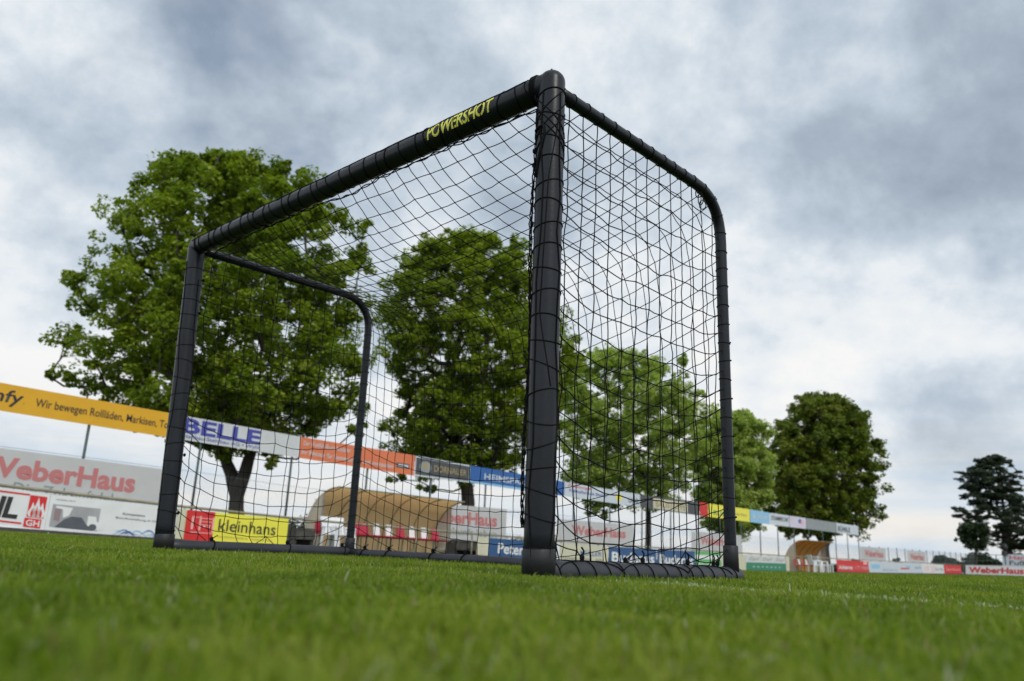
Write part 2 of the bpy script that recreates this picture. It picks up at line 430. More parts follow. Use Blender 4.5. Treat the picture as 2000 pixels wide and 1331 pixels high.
def bar(a, b, r, name):
    mb = MB(); a = np.array(a); b = np.array(b); t_ = unit(b-a); L = np.linalg.norm(b-a)
    pts = [a+t_*L*k/14 for k in range(15)]; rr = [r]*15
    for k in range(1, 6):
        an = PI/2*k/5; pts.append(b+t_*r*.8*math.sin(an)); rr.append(max(r*math.cos(an), .001))
    mb.tube(pts, rr, 28); return mb.build(name, MT['basebar'], goal, True)
bar(low(nb_, .027), low(rb, .027)+dR*.035, RBT, 'base_bar')
bar(low(fb, .034), low(lb, .034)+dL*.02, .031, 'base_bar')
bar(low(lb, .030), low(rb, .030), .026, 'rear_ground_bar')

# printed lettering wrapped on the crossbar
def font_mesh(txt, bold=0, shear=0, spacing=1.0):
    cu = bpy.data.curves.new('txt', 'FONT'); cu.body = txt; cu.offset = bold; cu.shear = shear; cu.space_character = spacing; cu.resolution_u = 3
    o = bpy.data.objects.new('txt', cu); C.objects.link(o); bpy.context.view_layer.update()
    me_ = bpy.data.meshes.new_from_object(o.evaluated_get(bpy.context.evaluated_depsgraph_get()))
    bpy.data.objects.remove(o, do_unlink=True); bpy.data.curves.remove(cu)
    return me_
def wrap_text(txt, s0, s1, a0, arc):
    me_ = font_mesh(txt, .02, .25, .95); bm = bmesh.new(); bm.from_mesh(me_); bpy.data.meshes.remove(me_)
    ys = [v.co.y for v in bm.verts]; xs = [v.co.x for v in bm.verts]; y0, y1, x0, x1 = min(ys), max(ys), min(xs), max(xs)
    for k in range(1, 12):
        bmesh.ops.bisect_plane(bm, geom=bm.verts[:]+bm.edges[:]+bm.faces[:], plane_co=(0, y0+(y1-y0)*k/12, 0), plane_no=(0, 1, 0), dist=1e-6)
    front = unit(np.array([-(nt-ft)[1], (nt-ft)[0], 0])); front = front if np.dot(front, -nt*[1, 1, 0]) > 0 else -front
    up = unit(np.cross(front, cb)); up = up if up[2] > 0 else -up
    for v in bm.verts:
        a = a0+arc*((v.co.y-y0)/(y1-y0)-.5); l = s0+(s1-s0)*(v.co.x-x0)/(x1-x0)
        q = ft+cb*l+(R1+.0007)*(math.cos(a)*front+math.sin(a)*up); v.co = q
    m_ = bpy.data.meshes.new('lettering'); bm.to_mesh(m_); bm.free()
    return link('lettering', m_, MT['yellowprint'], crossbar)
def along(px):                                             # length along the crossbar axis whose picture column is px
    best = min(np.linspace(0, 1, 800), key=lambda k: abs((lambda d: 1000+FPX*np.dot(d, RX)/np.dot(d, _f))(ft+(nt-ft)*k-np.array([0, 0, CH]))-px))
    return best*np.linalg.norm(nt-ft)
wrap_text('POWERSHOT', along(850), along(980), math.radians(-2), math.radians(66))

# ---- the net: nodes and cords relaxed under their own weight
class Net:
    def __init__(s): s.p = []; s.pin = []; s.e = []; s.lines = []
    def node(s, p, pin=False): s.p.append(np.array(p, float)); s.pin.append(pin); return len(s.p)-1
    def line(s, ids, slack=1.0):
        s.lines.append(ids)
        for a, b in zip(ids[:-1], ids[1:]): s.e.append((a, b, slack))
    def relax(s, it=260, g=.0011):
        P = np.array(s.p); pin = np.array(s.pin); E = np.array([(a, b) for a, b, _ in s.e])
        L = np.linalg.norm(P[E[:, 0]]-P[E[:, 1]], axis=1)*np.array([k for _, _, k in s.e])*(1+rng.normal(0, .012, len(E)))
        cnt = np.bincount(E.ravel(), minlength=len(P)).astype(float)+1e-9
        w = (~pin).astype(float); old = P.copy()
        for i in range(it):
            v = (P-old)*.9; old = P.copy(); P = P+v*w[:, None]; P[~pin, 2] -= g
            for _ in range(5):
                d = P[E[:, 1]]-P[E[:, 0]]; l = np.linalg.norm(d, axis=1)+1e-9
                c = np.where(l > L, (l-L)/l, 0)[:, None]*d     # cords pull, never push
                wa = w[E[:, 0]]; wb = w[E[:, 1]]; ws = np.maximum(wa+wb, 1e-9)
                D = np.zeros_like(P)
                np.add.at(D, E[:, 0], c*(wa/ws)[:, None]); np.add.at(D, E[:, 1], -c*(wb/ws)[:, None])
                P = P+D/np.maximum(cnt*.55, 1)[:, None]
        s.P = P
    def mesh(s, name, r=.0021, knots=True, lab=None):
        mb = MB()
        for ids in s.lines:
            pts = [s.P[i] for i in ids]; Q = []
            for a, b in zip(pts[:-1], pts[1:]):
                m_ = (a+b)/2+np.array([0, 0, -.0015])+rng.normal(0, .0014, 3); Q += [a, m_]
            Q.append(pts[-1]); mb.tube(Q, r, 5, cap=False)
        if knots:
            for i in range(len(s.P)):
                if not s.pin[i]: mb.ball(s.P[i], r*1.75, 5, 3, (1, 1, 1.2))
        o = mb.build(name, MT['net'], goal, True)
        if lab: o['label'] = lab
        return o
def path_len(P):
    d = [0]
    for a, b in zip(P[:-1], P[1:]): d.append(d[-1]+np.linalg.norm(b-a))
    return np.array(d)
def path_at(P, d, l): return np.array([np.interp(l, d, [q[k] for q in P]) for k in range(3)])
dlR, dlL = path_len(pathR), path_len(pathL)
# roof and back in one sheet
W = np.linalg.norm(nt-ft); NC = round(W/CELL); tot = dlR[-1]; NR = round((tot-.02)/CELL)
N1 = Net(); ids = np.zeros((NR+1, NC+1), int)
outR = np.cross(unit(nt-ft), zz_)
for j in range(NR+1):
    q = j/NR
    a = path_at(pathL, dlL, q*dlL[-1]); b = path_at(pathR, dlR, q*dlR[-1])
    for i in range(NC+1):
        k = i/NC; p = a+(b-a)*k
        if j == 0:
            p = ft+(nt-ft)*k+np.array([0, 0, -.03])+unit(rt-nt)*.03
        if j == NR:
            p[2] = .055
        # slack sheet leaves the frame between the two side bars
        ids[j, i] = N1.node(p+(rng.normal(0, .003, 3) if 0 < j < NR else 0), j == 0 or i in (0, NC) or (j == NR))
for j in range(NR+1): N1.line(list(ids[j, :]), .985)
for i in range(NC+1): N1.line(list(ids[:, i]), .975)
N1.relax(300, .00012); N1.mesh('net_panel', .0018, lab='roof and back panel of the net')
# side panels
def side_net(a_top, a_bot, path, dl, b_low, zbar, lab, slack, ties, bulge):
    S = Net(); d = unit(low(b_low, 0)-low(a_bot, 0)); D = np.linalg.norm(low(b_low, 0)-low(a_bot, 0)); n = round(D/CELL)
    tilt = (low(a_top, 0)-low(a_bot, 0))
    xs = [np.dot(q-a_bot, d) for q in path]; zs = [q[2] for q in path]
    itop = int(np.argmax(xs)); zgrid = [zbar+CELL*k for k in range(1, 40)]
    def topz(x): return np.interp(x, xs[:12+10], zs[:12+10])
    rows = {}
    nrm = np.array([-d[1], d[0], 0])
    for i in range(n+1):
        x = .012+(D-.03)*i/n; tz = topz(x)-.005; col = []
        zb = zbar+.0; pin0 = (i % ties == 1) or i in (0, n)
        base_ = a_bot+d*x; base_[2] = zb
        col.append(S.node(base_, True))
        for k, z in enumerate(zgrid):
            if z > tz-.03: break
            p = low(a_bot, z)+d*x+tilt*(z/1.55)*(1-x/D)+nrm*bulge*math.sin(PI*x/D)*math.sin(PI*min(z/tz, 1))
            if k == 0 and i % ties == 2: p[2] -= CELL*.55
            pin = i in (0, n)
            q = S.node(p+rng.normal(0, .005, 3)*(0 if pin else 1), pin or (k == 0 and i % ties == 2))
            if i == 0: S.p[q] = low(a_bot, z)+tilt*(z/1.55)+d*.035
            if i == n:
                xr = np.interp(-z, [-v for v in zs[itop:]], xs[itop:]); S.p[q] = low(a_bot, z)+d*xr
            col.append(q); rows.setdefault(k, []).append(q)
        topp = low(a_bot, tz)+d*x+tilt*(1-x/D); col.append(S.node(topp, True))
        S.line(col, slack)
    for k, r_ in rows.items():
        # rows that meet the bend end on it
        S.line(r_, 1.015)
        if len(r_) < n+1:
            z = zgrid[k]; xr = np.interp(-z, [-v for v in zs[12:]], xs[12:]); e = S.node(low(a_bot, z)+d*xr, True); S.line([r_[-1], e], 1)
    S.relax(200, .0007); S.mesh('net_panel', .0020, lab=lab)
    return S
SR = side_net(nt, nb_, pathR, dlR, rb, .062, 'side panel of the net behind the near post', 1.012, 4, .018)
SL = side_net(ft, fb, pathL, dlL, lb, .066, 'far side panel of the net', 1.02, 5, -.03)

# lacing wound round the tubes
def coil(a, b, r, step, cord=.0019, tilt=.006, n=16, jit=.004, start=.03, skip=0):
    mb = MB(); L = np.linalg.norm(b-a); t_ = unit(b-a)
    x = np.cross(t_, zz_); x = x if np.linalg.norm(x) > .1 else np.cross(t_, [0, 1, 0]); x = unit(x); y = np.cross(t_, x)
    s = start
    while s < L-start:
        ph = random.uniform(0, 2*PI); tl = tilt*random.uniform(.4, 1.4)
        mb.tube([a+t_*(s+tl*math.cos(2*PI*k/n+ph))+(r+cord*.7)*(math.cos(2*PI*k/n)*x+math.sin(2*PI*k/n)*y) for k in range(n)], cord, 5, closed=True)
        s += step+random.uniform(-jit, jit)
    return mb, x, y, t_, L
def strand(mb, a, t_, x, y, L, r, ang, wob, step, cord=.0019, s0=.02, s1=None):
    pts = []; s = s0
    while s < (s1 or L-.02):
        an = ang+random.uniform(-wob, wob); pts.append(a+t_*s+(r+cord)*(math.cos(an)*x+math.sin(an)*y)); s += step
    P = []                                                 # follow the tube between the corners
    for p_, q_ in zip(pts[:-1], pts[1:]):
        for k in range(4):
            m_ = p_+(q_-p_)*k/4; c = a+t_*np.dot(m_-a, t_); P.append(c+unit(m_-c)*(r+cord))
    P.append(pts[-1]); mb.tube(P, cord, 5, cap=False)
def facing(x, y, a):                                       # angle on the tube that faces the camera
    v = -np.array(a)+np.array([0, 0, CH]); return math.atan2(np.dot(v, y), np.dot(v, x))
mb, x, y, t_, L = coil(nb_, nt, R1, .075, .0021, .014, 20, .010, .05)
fa = facing(x, y, nb_*[1, 1, 0]+[0, 0, .076])
strand(mb, nb_, t_, x, y, L, R1, fa-.75, .35, .16, .0019)
strand(mb, nb_, t_, x, y, L, R1, fa+.95, .30, .12, .0019)
strand(mb, nb_, t_, x, y, L, R1, fa+.1, .7, .22, .0017, s0=.5)
# crossings over the top of the near post
for a0 in (-1.1, .2, 1.2):
    P_ = []
    for k in range(14):
        an = fa-1.9+a0*.3+k*.28; P_.append(nt-tN*(.22+.03*a0-.013*k)+(R1+.0015)*(math.cos(an)*x+math.sin(an)*y))
    mb.tube(P_, .0019, 5)
    P_ = [nt-tN*(.24+.04*a0-.013*k)+(R1+.0015)*(math.cos(fa+1.9+a0*.3-k*.28)*x+math.sin(fa+1.9+a0*.3-k*.28)*y) for k in range(14)]
    mb.tube(P_, .0019, 5)
# doubled edge cord hanging down the inner side of the near post
for kk in range(3):
    P_ = []
    for k in range(90):
        s = .10+k*.0148; an = fa+1.62 if np.dot(x*math.cos(fa+1.6)+y*math.sin(fa+1.6), RX) < 0 else fa-1.62
        rr_ = R1+.006+.0035*math.sin(k*.8+kk*2.1)+.004*math.sin(k*.13); aa = an+.10*math.sin(k*.9+kk*2)
        P_.append(nb_+t_*s+rr_*(math.cos(aa)*x+math.sin(aa)*y)+rng.normal(0, .0009, 3))
    mb.tube(P_, .0022, 5)
an = fa+1.62 if np.dot(x*math.cos(fa+1.6)+y*math.sin(fa+1.6), RX) < 0 else fa-1.62
P_ = []
sg = 1 if an > fa else -1
for k in range(16):                                        # the fat tied end crossing the post just under the joint
    aa = an-sg*.12*k if k < 10 else an-sg*(1.2-.16*(k-10)); s = L-.17-(.0 if k < 9 else .028*(k-9))
    P_.append(nb_+t_*s+(R1+.004)*(math.cos(aa)*x+math.sin(aa)*y))
mb.tube(P_, [.004]*10+[.0035]*6, 6)
for s in (.12, .31, .55, .78, 1.02, 1.22, 1.27):
    mb.ball(nb_+t_*s+(R1+.007)*(math.cos(an)*x+math.sin(an)*y), .0065, 7, 5, (1, 1, 1.4))
mb.build('lacing', MT['net'], goal, True)['label'] = 'cords wound round the near front post'
mb, x, y, t_, L = coil(fb, ft, R1, .083, .0019, .008, 16, .006, .06)
fa2 = facing(x, y, fb*[1, 1, 0]+[0, 0, .076])
strand(mb, fb, t_, x, y, L, R1, fa2-.9, .35, .2); strand(mb, fb, t_, x, y, L, R1, fa2+1.0, .45, .26)
for s in (.14, .42, .76, 1.15, 1.33): mb.ball(fb+t_*s+(R1+.006)*(math.cos(fa2-sg*1.5)*x+math.sin(fa2-sg*1.5)*y), .007, 7, 5, (1, 1, 1.3))
mb.build('lacing', MT['net'], goal, True)
mb, x, y, t_, L = coil(ft, nt, R1, .076, .0020, .018, 20, .012, .04)
cs = np.array([math.cos(0), 0]); top_ang = math.atan2(np.dot(zz_, y), np.dot(zz_, x))
frv = unit(-np.array([-(nt-ft)[1], (nt-ft)[0], 0])); frv = frv if np.dot(frv, -nt*[1, 1, 0]) > 0 else -frv
fr_ang = math.atan2(np.dot(frv, y), np.dot(frv, x)); da = (fr_ang-top_ang+PI) % (2*PI)-PI
strand(mb, ft, t_, x, y, L, R1, top_ang+da*.55, .40, .075); strand(mb, ft, t_, x, y, L, R1, top_ang+da*.15, .30, .09)
strand(mb, ft, t_, x, y, L, R1, top_ang-da*.2, .35, .08)
# bunched hem of the net under the crossbar
for kk in range(2):
    P_ = []
    for k in range(150):
        s = .06+k*(L-.12)/149; b_ = .030+.018*max(0, math.sin(s*5.2+1))**4
        P_.append(ft+t_*s-zz_*(b_+R1*.42+.004*math.sin(k*.7+kk*3))-frv*(.022+.004*math.cos(k*.9+kk)))
    mb.tube(P_, .0024, 5)
for k_ in range(4):                                        # strap of doubled cord at the corner joint, with a tuft on top
    mb.tube([ft+cb*(L-.052-.006*k_)+t_*.012*math.cos(2*PI*q_/20)+(R1+.003)*(math.cos(2*PI*q_/20)*x+math.sin(2*PI*q_/20)*y) for q_ in range(20)], .0034, 5, closed=True)
jt = nt+tN*(.009+R1*.95)
for k_ in range(5): mb.tube([jt-cb*.03*k_/4, jt+np.array([0, 0, .004])+rng.normal(0, .003, 3), jt+rng.normal(0, .008, 3)+np.array([0, 0, .010])], [.003, .003, .001], 5)
P_ = [nt+tN*.045-cb*.030, nt+tN*.012-cb*.046-frv*-.025, nt-tN*.045-cb*.044+frv*.030, nt-tN*.075-cb*.030+frv*.02]
mb.tube(P_, .004, 6)
mb.build('lacing', MT['net'], goal, True)['label'] = 'cords wound round the crossbar'
def coil_path(P, dl, r, step, s0, s1, cord=.0018):
    mb = MB(); s = s0
    while s < s1:
        c = path_at(P, dl, s); t_ = unit(path_at(P, dl, s+.01)-path_at(P, dl, s-.01))
        x = unit(np.cross(t_, [UV[0], UV[1], .1])); y = np.cross(t_, x); ph = random.uniform(0, 6)
        mb.tube([c+t_*.003*math.cos(2*PI*k/14+ph)+(r+cord*.8)*(math.cos(2*PI*k/14)*x+math.sin(2*PI*k/14)*y) for k in range(14)], cord, 5, closed=True)
        if random.random() < .35: mb.ball(c+(r+.003)*unit(np.array([RX[0], RX[1], .2])), .004, 6, 4)
        s += step+random.uniform(-.004, .004)
    return mb
mb = coil_path(pathR, dlR, R2, CELL, .08, dlR[-1]-.12)
P_ = []                                                    # cord following the outside of the bend
for k in range(60):
    s = .78+k*.012; c = path_at(pathR, dlR, s); t_ = unit(path_at(pathR, dlR, s+.01)-path_at(pathR, dlR, s-.01)); o_ = unit(np.cross(np.cross(dR, zz_), t_)); o_ = o_ if np.dot(o_, zz_+dR) > 0 else -o_
    P_.append(c+o_*(R2+.003+.003*random.random()))
mb.tube(P_, .0022, 5); mb.tube([q+rng.normal(0, .002, 3) for q in P_], .0018, 5)
c = path_at(pathR, dlR, .90)+np.array([0, 0, -.03])        # loose loops of cord inside the bend
for k, (w_, h_) in enumerate(((.012, .022), (.010, .028), (.013, .020))):
    cc_ = c+np.array([.008*k, 0, -.026*k]); mb.tube([cc_+np.array([w_*math.cos(a), .004*math.sin(2*a), h_*math.sin(a)]) for a in np.linspace(0, 2*PI, 12, endpoint=False)], .0022, 5, closed=True)
mb.build('lacing', MT['net'], goal, True)
coil_path(pathL, dlL, R2, CELL, .08, dlL[-1]-.12).build('lacing', MT['net'], goal, True)
# cords over the near base bar, with zigzag hem and tie knots
mb = MB(); D = np.linalg.norm(low(rb, 0)-low(nb_, 0)); nrm = np.array([dR[1], -dR[0], 0])    # towards the outside (camera)
def on_bar(s, a): return low(nb_, .027)+dR*s+(RBT+.0022)*(math.cos(a)*zz_+math.sin(a)*nrm)
n_ = round(D/CELL)
for i in range(n_):
    s = .03+(D+.0)*i/n_; mb.tube([on_bar(s+.035*q+.008*math.sin(i), -.4+q*2.6) for q in np.linspace(0, 1, 9)], .0018, 5)
for (k0, k1) in ((0, 4), (4, 9), (9, 13)):
    s0, s1 = .05+k0*CELL, .05+min(k1, n_)*CELL; lo, hi = 1.35, .15
    P_ = []
    for q in np.linspace(0, 1, 20):
        a = lo-(lo-hi)*math.sin(PI*q)**.7; P_.append(on_bar(s0+(s1-s0)*q, a))
    mb.tube(P_, .0019, 5)
for s in (.07, .20, .52, .80, .98, 1.01):
    c = on_bar(s, -.1)+zz_*.008; mb.ball(c, .008, 7, 5, (1, 1, 1.5)); mb.tube([c, c+zz_*.02+dR*.008, c+zz_*.03-dR*.003], .003, 5)
mb.build('lacing', MT['net'], goal, True)
mb = MB()                                                  # ties on the other ground bars
for (a, b, k, r_, zc) in ((fb, lb, .22, .031, .034), (fb, lb, .62, .031, .034), (fb, lb, .95, .031, .034), (lb, rb, .06, .026, .03), (lb, rb, .15, .026, .03), (lb, rb, .30, .026, .03), (lb, rb, .40, .026, .03), (lb, rb, .62, .026, .03), (lb, rb, .8, .026, .03)):
    c = low(a+(b-a)*k, zc); t_ = unit(low(b-a, 0)); x = unit(np.cross(t_, zz_))
    mb.tube([c+t_*.012*math.sin(2*PI*q/12)+(r_+.003)*(math.cos(2*PI*q/12)*x+math.sin(2*PI*q/12)*zz_) for q in range(12)], .0035, 5, closed=True)
    mb.ball(c+zz_*(r_+.010), .010, 7, 5, (1, 1, 1.3)); mb.tube([c+zz_*(r_+.01), c+zz_*(r_+.03)+t_*.03], .0025, 5)
mb.build('lacing', MT['net'], goal, True)

# ------------------------------------------------------------------ boards and banners
def quadmap(c, out):
    BL, BR, TL, TR = [np.array(q) for q in c]
    def f(u, v, d=0): return (1-v)*((1-u)*BL+u*BR)+v*((1-u)*TL+u*TR)+out*d
    return f
def deco(f, items, parent):
    for k, it in enumerate(items):
        d = .004+.0015*it.get('z', k*.3)
        if it['t'] == 'rect':
            mb = MB(); x0, x1, y0, y1 = it['b']; mb.add([f(x0, y0, d), f(x1, y0, d), f(x1, y1, d), f(x0, y1, d)], [(0, 1, 2, 3)])
            mb.build(it.get('n', 'stripe'), MT[it['m']], parent)
        elif it['t'] == 'poly':
            mb = MB()
            for poly in it['p']: mb.add([f(a, b, d) for a, b in poly], [tuple(range(len(poly)))])
            mb.build(it.get('n', 'picture'), MT[it['m']], parent)
        else:
            me_ = font_mesh(it['s'], it.get('bold', 0), it.get('shear', 0), it.get('sp', 1)); x0, x1, y0, y1 = it['b']
            co = np.zeros(len(me_.vertices)*3, np.float32); me_.vertices.foreach_get('co', co); co = co.reshape(-1, 3)
            a, b = co.min(0), co.max(0)
            u = x0+(x1-x0)*(co[:, 0]-a[0])/(b[0]-a[0]); v = y0+(y1-y0)*(co[:, 1]-a[1])/(b[1]-a[1])
            q = np.array([f(i, j, d) for i, j in zip(u, v)], np.float32); me_.vertices.foreach_set('co', q.ravel()); me_.update()
            o = link('lettering', me_, MT[it['m']], parent)
def R(m, x0, x1, y0, y1, n='stripe', z=None): 
    d = dict(t='rect', m=m, b=(x0, x1, y0, y1), n=n)
    if z is not None: d['z'] = z
    return d
def W_(s, m, x0, x1, y0, y1, bold=0, shear=0, sp=1): return dict(t='text', s=s, m=m, b=(x0, x1, y0, y1), bold=bold, shear=shear, sp=sp, z=3)
def panel(name, label, cat, pxL, pxR, yTL, yBL, yTR, yBR, off, m, items=(), thick=.03, group=None, frame=None, fr=('P0',)):
    sL, zTL = LP(pxL, yTL, off); _, zBL = LP(pxL, yBL, off); sR, zTR = LP(pxR, yTR, off); _, zBR = LP(pxR, yBR, off)
    return panel3(name, label, cat, FP(sL, off, zBL), FP(sR, off, zBR), FP(sL, off, zTL), FP(sR, off, zTR), m, items, thick, group)
def panel3(name, label, cat, BL, BR, TL, TR, m, items=(), thick=.03, group=None):
    h = unit(np.array([(BR-BL)[0], (BR-BL)[1], 0])); out = np.array([h[1], -h[0], 0])
    root = thing(name, label, cat, tuple((BL+BR)/2), group)
    mb = MB(); mb.hexa([BL, BR, BR-out*thick, BL-out*thick, TL, TR, TR-out*thick, TL-out*thick]); mb.build('panel', MT[m], root)
    f = quadmap((BL, BR, TL, TR), out); deco(f, items, root)
    return root, f
G1 = 'banners along the top of the tall fence posts'
G2 = 'advertising boards on the touchline barrier'
G3 = 'mesh banners tied to the fence'
OFFP = 2.6                                                 # line of the tall posts behind the barrier
_tx = [-120, 0, 320, 590, 811, 917, 1100, 1255, 1342, 1440, 1504, 1586, 1676]; _ty = [726, 748, 805, 854, 890, 909, 941, 967, 978, 991, 1002, 1014, 1028]
_bx = [-120, 0, 318, 587, 811, 917, 1020, 1255, 1370, 1464, 1504, 1570, 1676]; _by = [783, 803, 853, 895, 930, 943, 957, 992, 1008, 1020, 1025, 1033, 1046]
def ty(x): return float(np.interp(x, _tx, _ty))
def by(x): return float(np.interp(x, _bx, _by))
def top_banner(label, a, b, m, items=(), dt=0, db=0):
    return panel('banner', label, 'banner', a, b, ty(a)+dt, by(a)-db, ty(b)+dt, by(b)-db, OFFP-.06, m, items, .012, G1)
def px_u(a, b, px): # fraction across a board whose ends sit at columns a, b
    sa, sb, s = SP(a, OFFP-.06), SP(b, OFFP-.06), SP(px, OFFP-.06); return (s-sa)/(sb-sa)
a, b = -120, 345
u = lambda x: px_u(a, b, x)
top_banner('long golden yellow banner reading Wir bewegen Rollläden, Markisen, at the left edge', a, b, 'yellow',
    [W_('somfy', 'ink', u(-72), u(51), .20, .80, .012, .12), W_('.', 'ink', u(52), u(54), .36, .40), W_('Wir bewegen Rollläden, Markisen, Tore', 'ink', u(75), u(345), .26, .66, .006)])
a, b = 346, 587
top_banner('white banner with large blue letters BELLE', a, b, 'offwhite', [W_('BELLE', 'royal', u(360), u(511), .30, .93, .035, 0, 1.0), W_('Metallbau-Stahlbau AG • Wyhl', 'royal', u(352), u(510), .05, .25, .006)])
a, b = 588, 811
top_banner('orange banner with two lines of white lettering', a, b, 'orange', [W_('Der Wohlfühl-Raum-Ausstatter', 'offwhite', u(594), u(686), .62, .84, .01), W_('Ihr Meister für Sonnenschutz und Innenausbau', 'offwhite', u(592), u(770), .20, .42, .01), R('dark', u(776), u(801), .28, .52, 'emblem'), R('lgrey', u(779), u(799), .36, .46, 'emblem', 3)])
a, b = 812, 919
circ = lambda cx, cy, rx, ry, n=18: [(cx+rx*math.cos(2*PI*k/n), cy+ry*math.sin(2*PI*k/n)) for k in range(n)]
top_banner('charcoal banner with pale border and gold lettering', a, b, 'lgrey', [R('dark', .015, .985, .08, .92, 'field', 0), dict(t='poly', m='grey', p=[circ(.18, .5, .10, .30)], n='emblem', z=1), dict(t='poly', m='gold', p=[circ(.18, .56, .045, .16)], n='emblem', z=2), W_('DORNAUER', 'gold', .33, .93, .34, .68, .01)])
a, b = 920, 1064
top_banner('blue banner with white lettering ending in PARK, left of the near post', a, b, 'blue', [R('lblue', 0, 1, .02, .12, 'stripe', 0), W_('HEIMSPARK', 'lgrey', .17, .80, .30, .68, .015)])
a, b = 1065, 1103
top_banner('plain royal blue banner just right of the near post', a, b, 'blue')
a, b = 1104, 1250
top_banner('pale grey banner with red script over blue-grey lettering and a yellow mark', a, b, 'lgrey', [W_('Freiburger', 'brightred', .03, .34, .66, .90, .01, .3), W_('Fußballschule Baden', 'royal', .05, .52, .36, .58, .008), dict(t='poly', m='lemon', p=[circ(.69, .5, .045, .26)], n='emblem', z=2), W_('LAHR', 'dark', .83, .98, .25, .62, .012)])
top_banner('plain charcoal banner left of the cream one', 1251, 1275, 'dark')
top_banner('cream banner with brown capital letters between two dark banners', 1276, 1342, 'cream', [R('dark', 0, 1, .86, 1, 'stripe', 0), R('dark', 0, 1, 0, .08, 'stripe', 0), W_('BAUSTOFFE', 'gold', .06, .95, .22, .72, .02)], 0, 0)
top_banner('plain charcoal banner right of the cream one', 1343, 1365, 'dark')
top_banner('short red banner beside the lemon yellow one', 1367, 1382, 'red')
top_banner('lemon yellow banner partly behind the rear goal upright', 1383, 1464, 'lemon', [W_('RUCH', 'green', .12, .5, .18, .55, .01), W_('Kälte Klima', 'gold', .60, .92, .4, .6)])
top_banner('sky blue banner with pale lettering', 1465, 1503, 'lblue', [W_('& JAHR', 'lgrey', .12, .86, .22, .7, .012)])
top_banner('white banner with black condensed lettering', 1504, 1541, 'lgrey', [W_('STRAMMERCAFE', 'ink', .04, .94, .42, .78, .01)])
top_banner('pale lilac banner with small blue and pink marks', 1542, 1574, 'lilac', [dict(t='poly', m='inkblue', p=[circ(.62, .62, .12, .2)], n='emblem', z=1), dict(t='poly', m='pink', p=[circ(.75, .55, .08, .2)], n='emblem', z=2)])
top_banner('grey banner under the round tree', 1575, 1632, 'grey')
top_banner('silver banner with dark capitals at the right end of the row', 1633, 1676, 'lgrey', [W_('BÜHRLE', 'ink', .06, .60, .18, .80, .02)])

# lower boards
YB = 0.0
def low_board(label, a, b, tL, bL, tR, bR, m, items=(), off=0.0):
    return panel('advertising_board', label, 'board', a, b, tL, bL, tR, bR, off, m, items, .02, G2)
def lu(a, b, px): return (SP(px, 0)-SP(a, 0))/(SP(b, 0)-SP(a, 0))
a, b = -165, 99
u = lambda x: lu(a, b, x)
fl_ = lambda pts: [(u(61)+(u(94)-u(61))*x, .305+.575*y) for x, y in pts]
flame = lambda cx, w, h, k: [(cx-w*.5, .02), (cx-w*.75, .30*h), (cx-w*.3, .62*h), (cx+k*.05, h), (cx+w*.35, .62*h), (cx+w*.7, .32*h), (cx+w*.5, .02)]
flame_in = lambda cx, w, h: [(cx-w*.10, .02), (cx-w*.26, .30*h), (cx, .72*h), (cx+w*.24, .30*h), (cx+w*.10, .02)]
low_board('white board with thick black letters and a red flame emblem reading GH', a, b, 931, 1006, 965, 1036, 'white',
    [R('brightred', 0, u(60), .875, .925), R('brightred', 0, u(54), .08, .13), W_('STAHL', 'ink', u(-140), u(44), .20, .79, .03, .12, .9),
     R('red', u(61), u(94), .30, .90, 'emblem', 0), dict(t='poly', m='white', p=[fl_(flame(.26, .34, .72, -.6)), fl_(flame(.52, .34, .98, 0)), fl_(flame(.78, .34, .74, .6))], n='emblem', z=2),
     dict(t='poly', m='red', p=[fl_(flame_in(.26, .34, .60)), fl_(flame_in(.52, .30, .80)), fl_(flame_in(.78, .34, .60))], n='emblem', z=3),
     R('red', u(58), u(91), .02, .27, 'emblem', 0), W_('GH', 'white', u(62), u(88), .06, .23, .02)])
a, b = 100, 348
def splash(k):                                             # one thin curl of the printed water
    q = random.Random(k); x0 = q.uniform(.44, .86); w = q.uniform(.08, .20); h = q.uniform(.06, .26); y0 = q.uniform(.03, .10); th = q.uniform(.015, .045)
    up = [(x0+w*t_, y0+h*math.sin(PI*t_)**1.5*(1-.3*t_)) for t_ in np.linspace(0, 1, 10)]
    return up+[(x, max(.01, y-th*math.sin(PI*(x-x0)/w))) for x, y in up[::-1][1:-1]]
low_board('white board with a bathroom picture and blue water wave', a, b, 966, 1036, 992, 1060, 'white',
    [W_('www.badideen-maier.de', 'dark', u(111) if 0 else lu(a, b, 111), lu(a, b, 149), .86, .90), R('photo_mid', lu(a, b, 107), lu(a, b, 200), .10, .74, 'picture', 0),
     dict(t='poly', m='photo_dark', p=[[(.06, .10), (.12, .34), (.17, .44), (.245, .44), (.29, .24), (.34, .10)]], n='picture', z=1),
     dict(t='poly', m='photo_brown', p=[[(.045, .30), (.045, .62), (.09, .62), (.09, .26)]], n='picture', z=1), dict(t='poly', m='white', p=[[(.05, .64), (.05, .70), (.17, .68), (.15, .46), (.11, .38), (.10, .62)], [(.29, .26), (.29, .50), (.35, .50), (.36, .36), (.41, .32), (.41, .14), (.33, .12)]], n='picture', z=2),
     dict(t='poly', m='photo_dark', p=[circ(.335, .20, .03, .09)], n='picture', z=3),
     W_('Kompetenz', 'ink', .55, .73, .62, .70, .008), W_('Bad-Ausstellung in Offenburg', 'dark', .50, .95, .50, .57, .002), W_('PFEIFFER', 'royal', .86, 1.0, .76, .84, .02),
     dict(t='poly', m='inkblue', p=[splash(k) for k in range(9)], n='picture', z=2), dict(t='poly', m='lblue', p=[splash(k+20) for k in range(9)], n='picture', z=1)])
low_board('plain cream board between the bathroom board and the red and yellow one', 349, 365, 993, 1052, 995, 1054, 'cream')
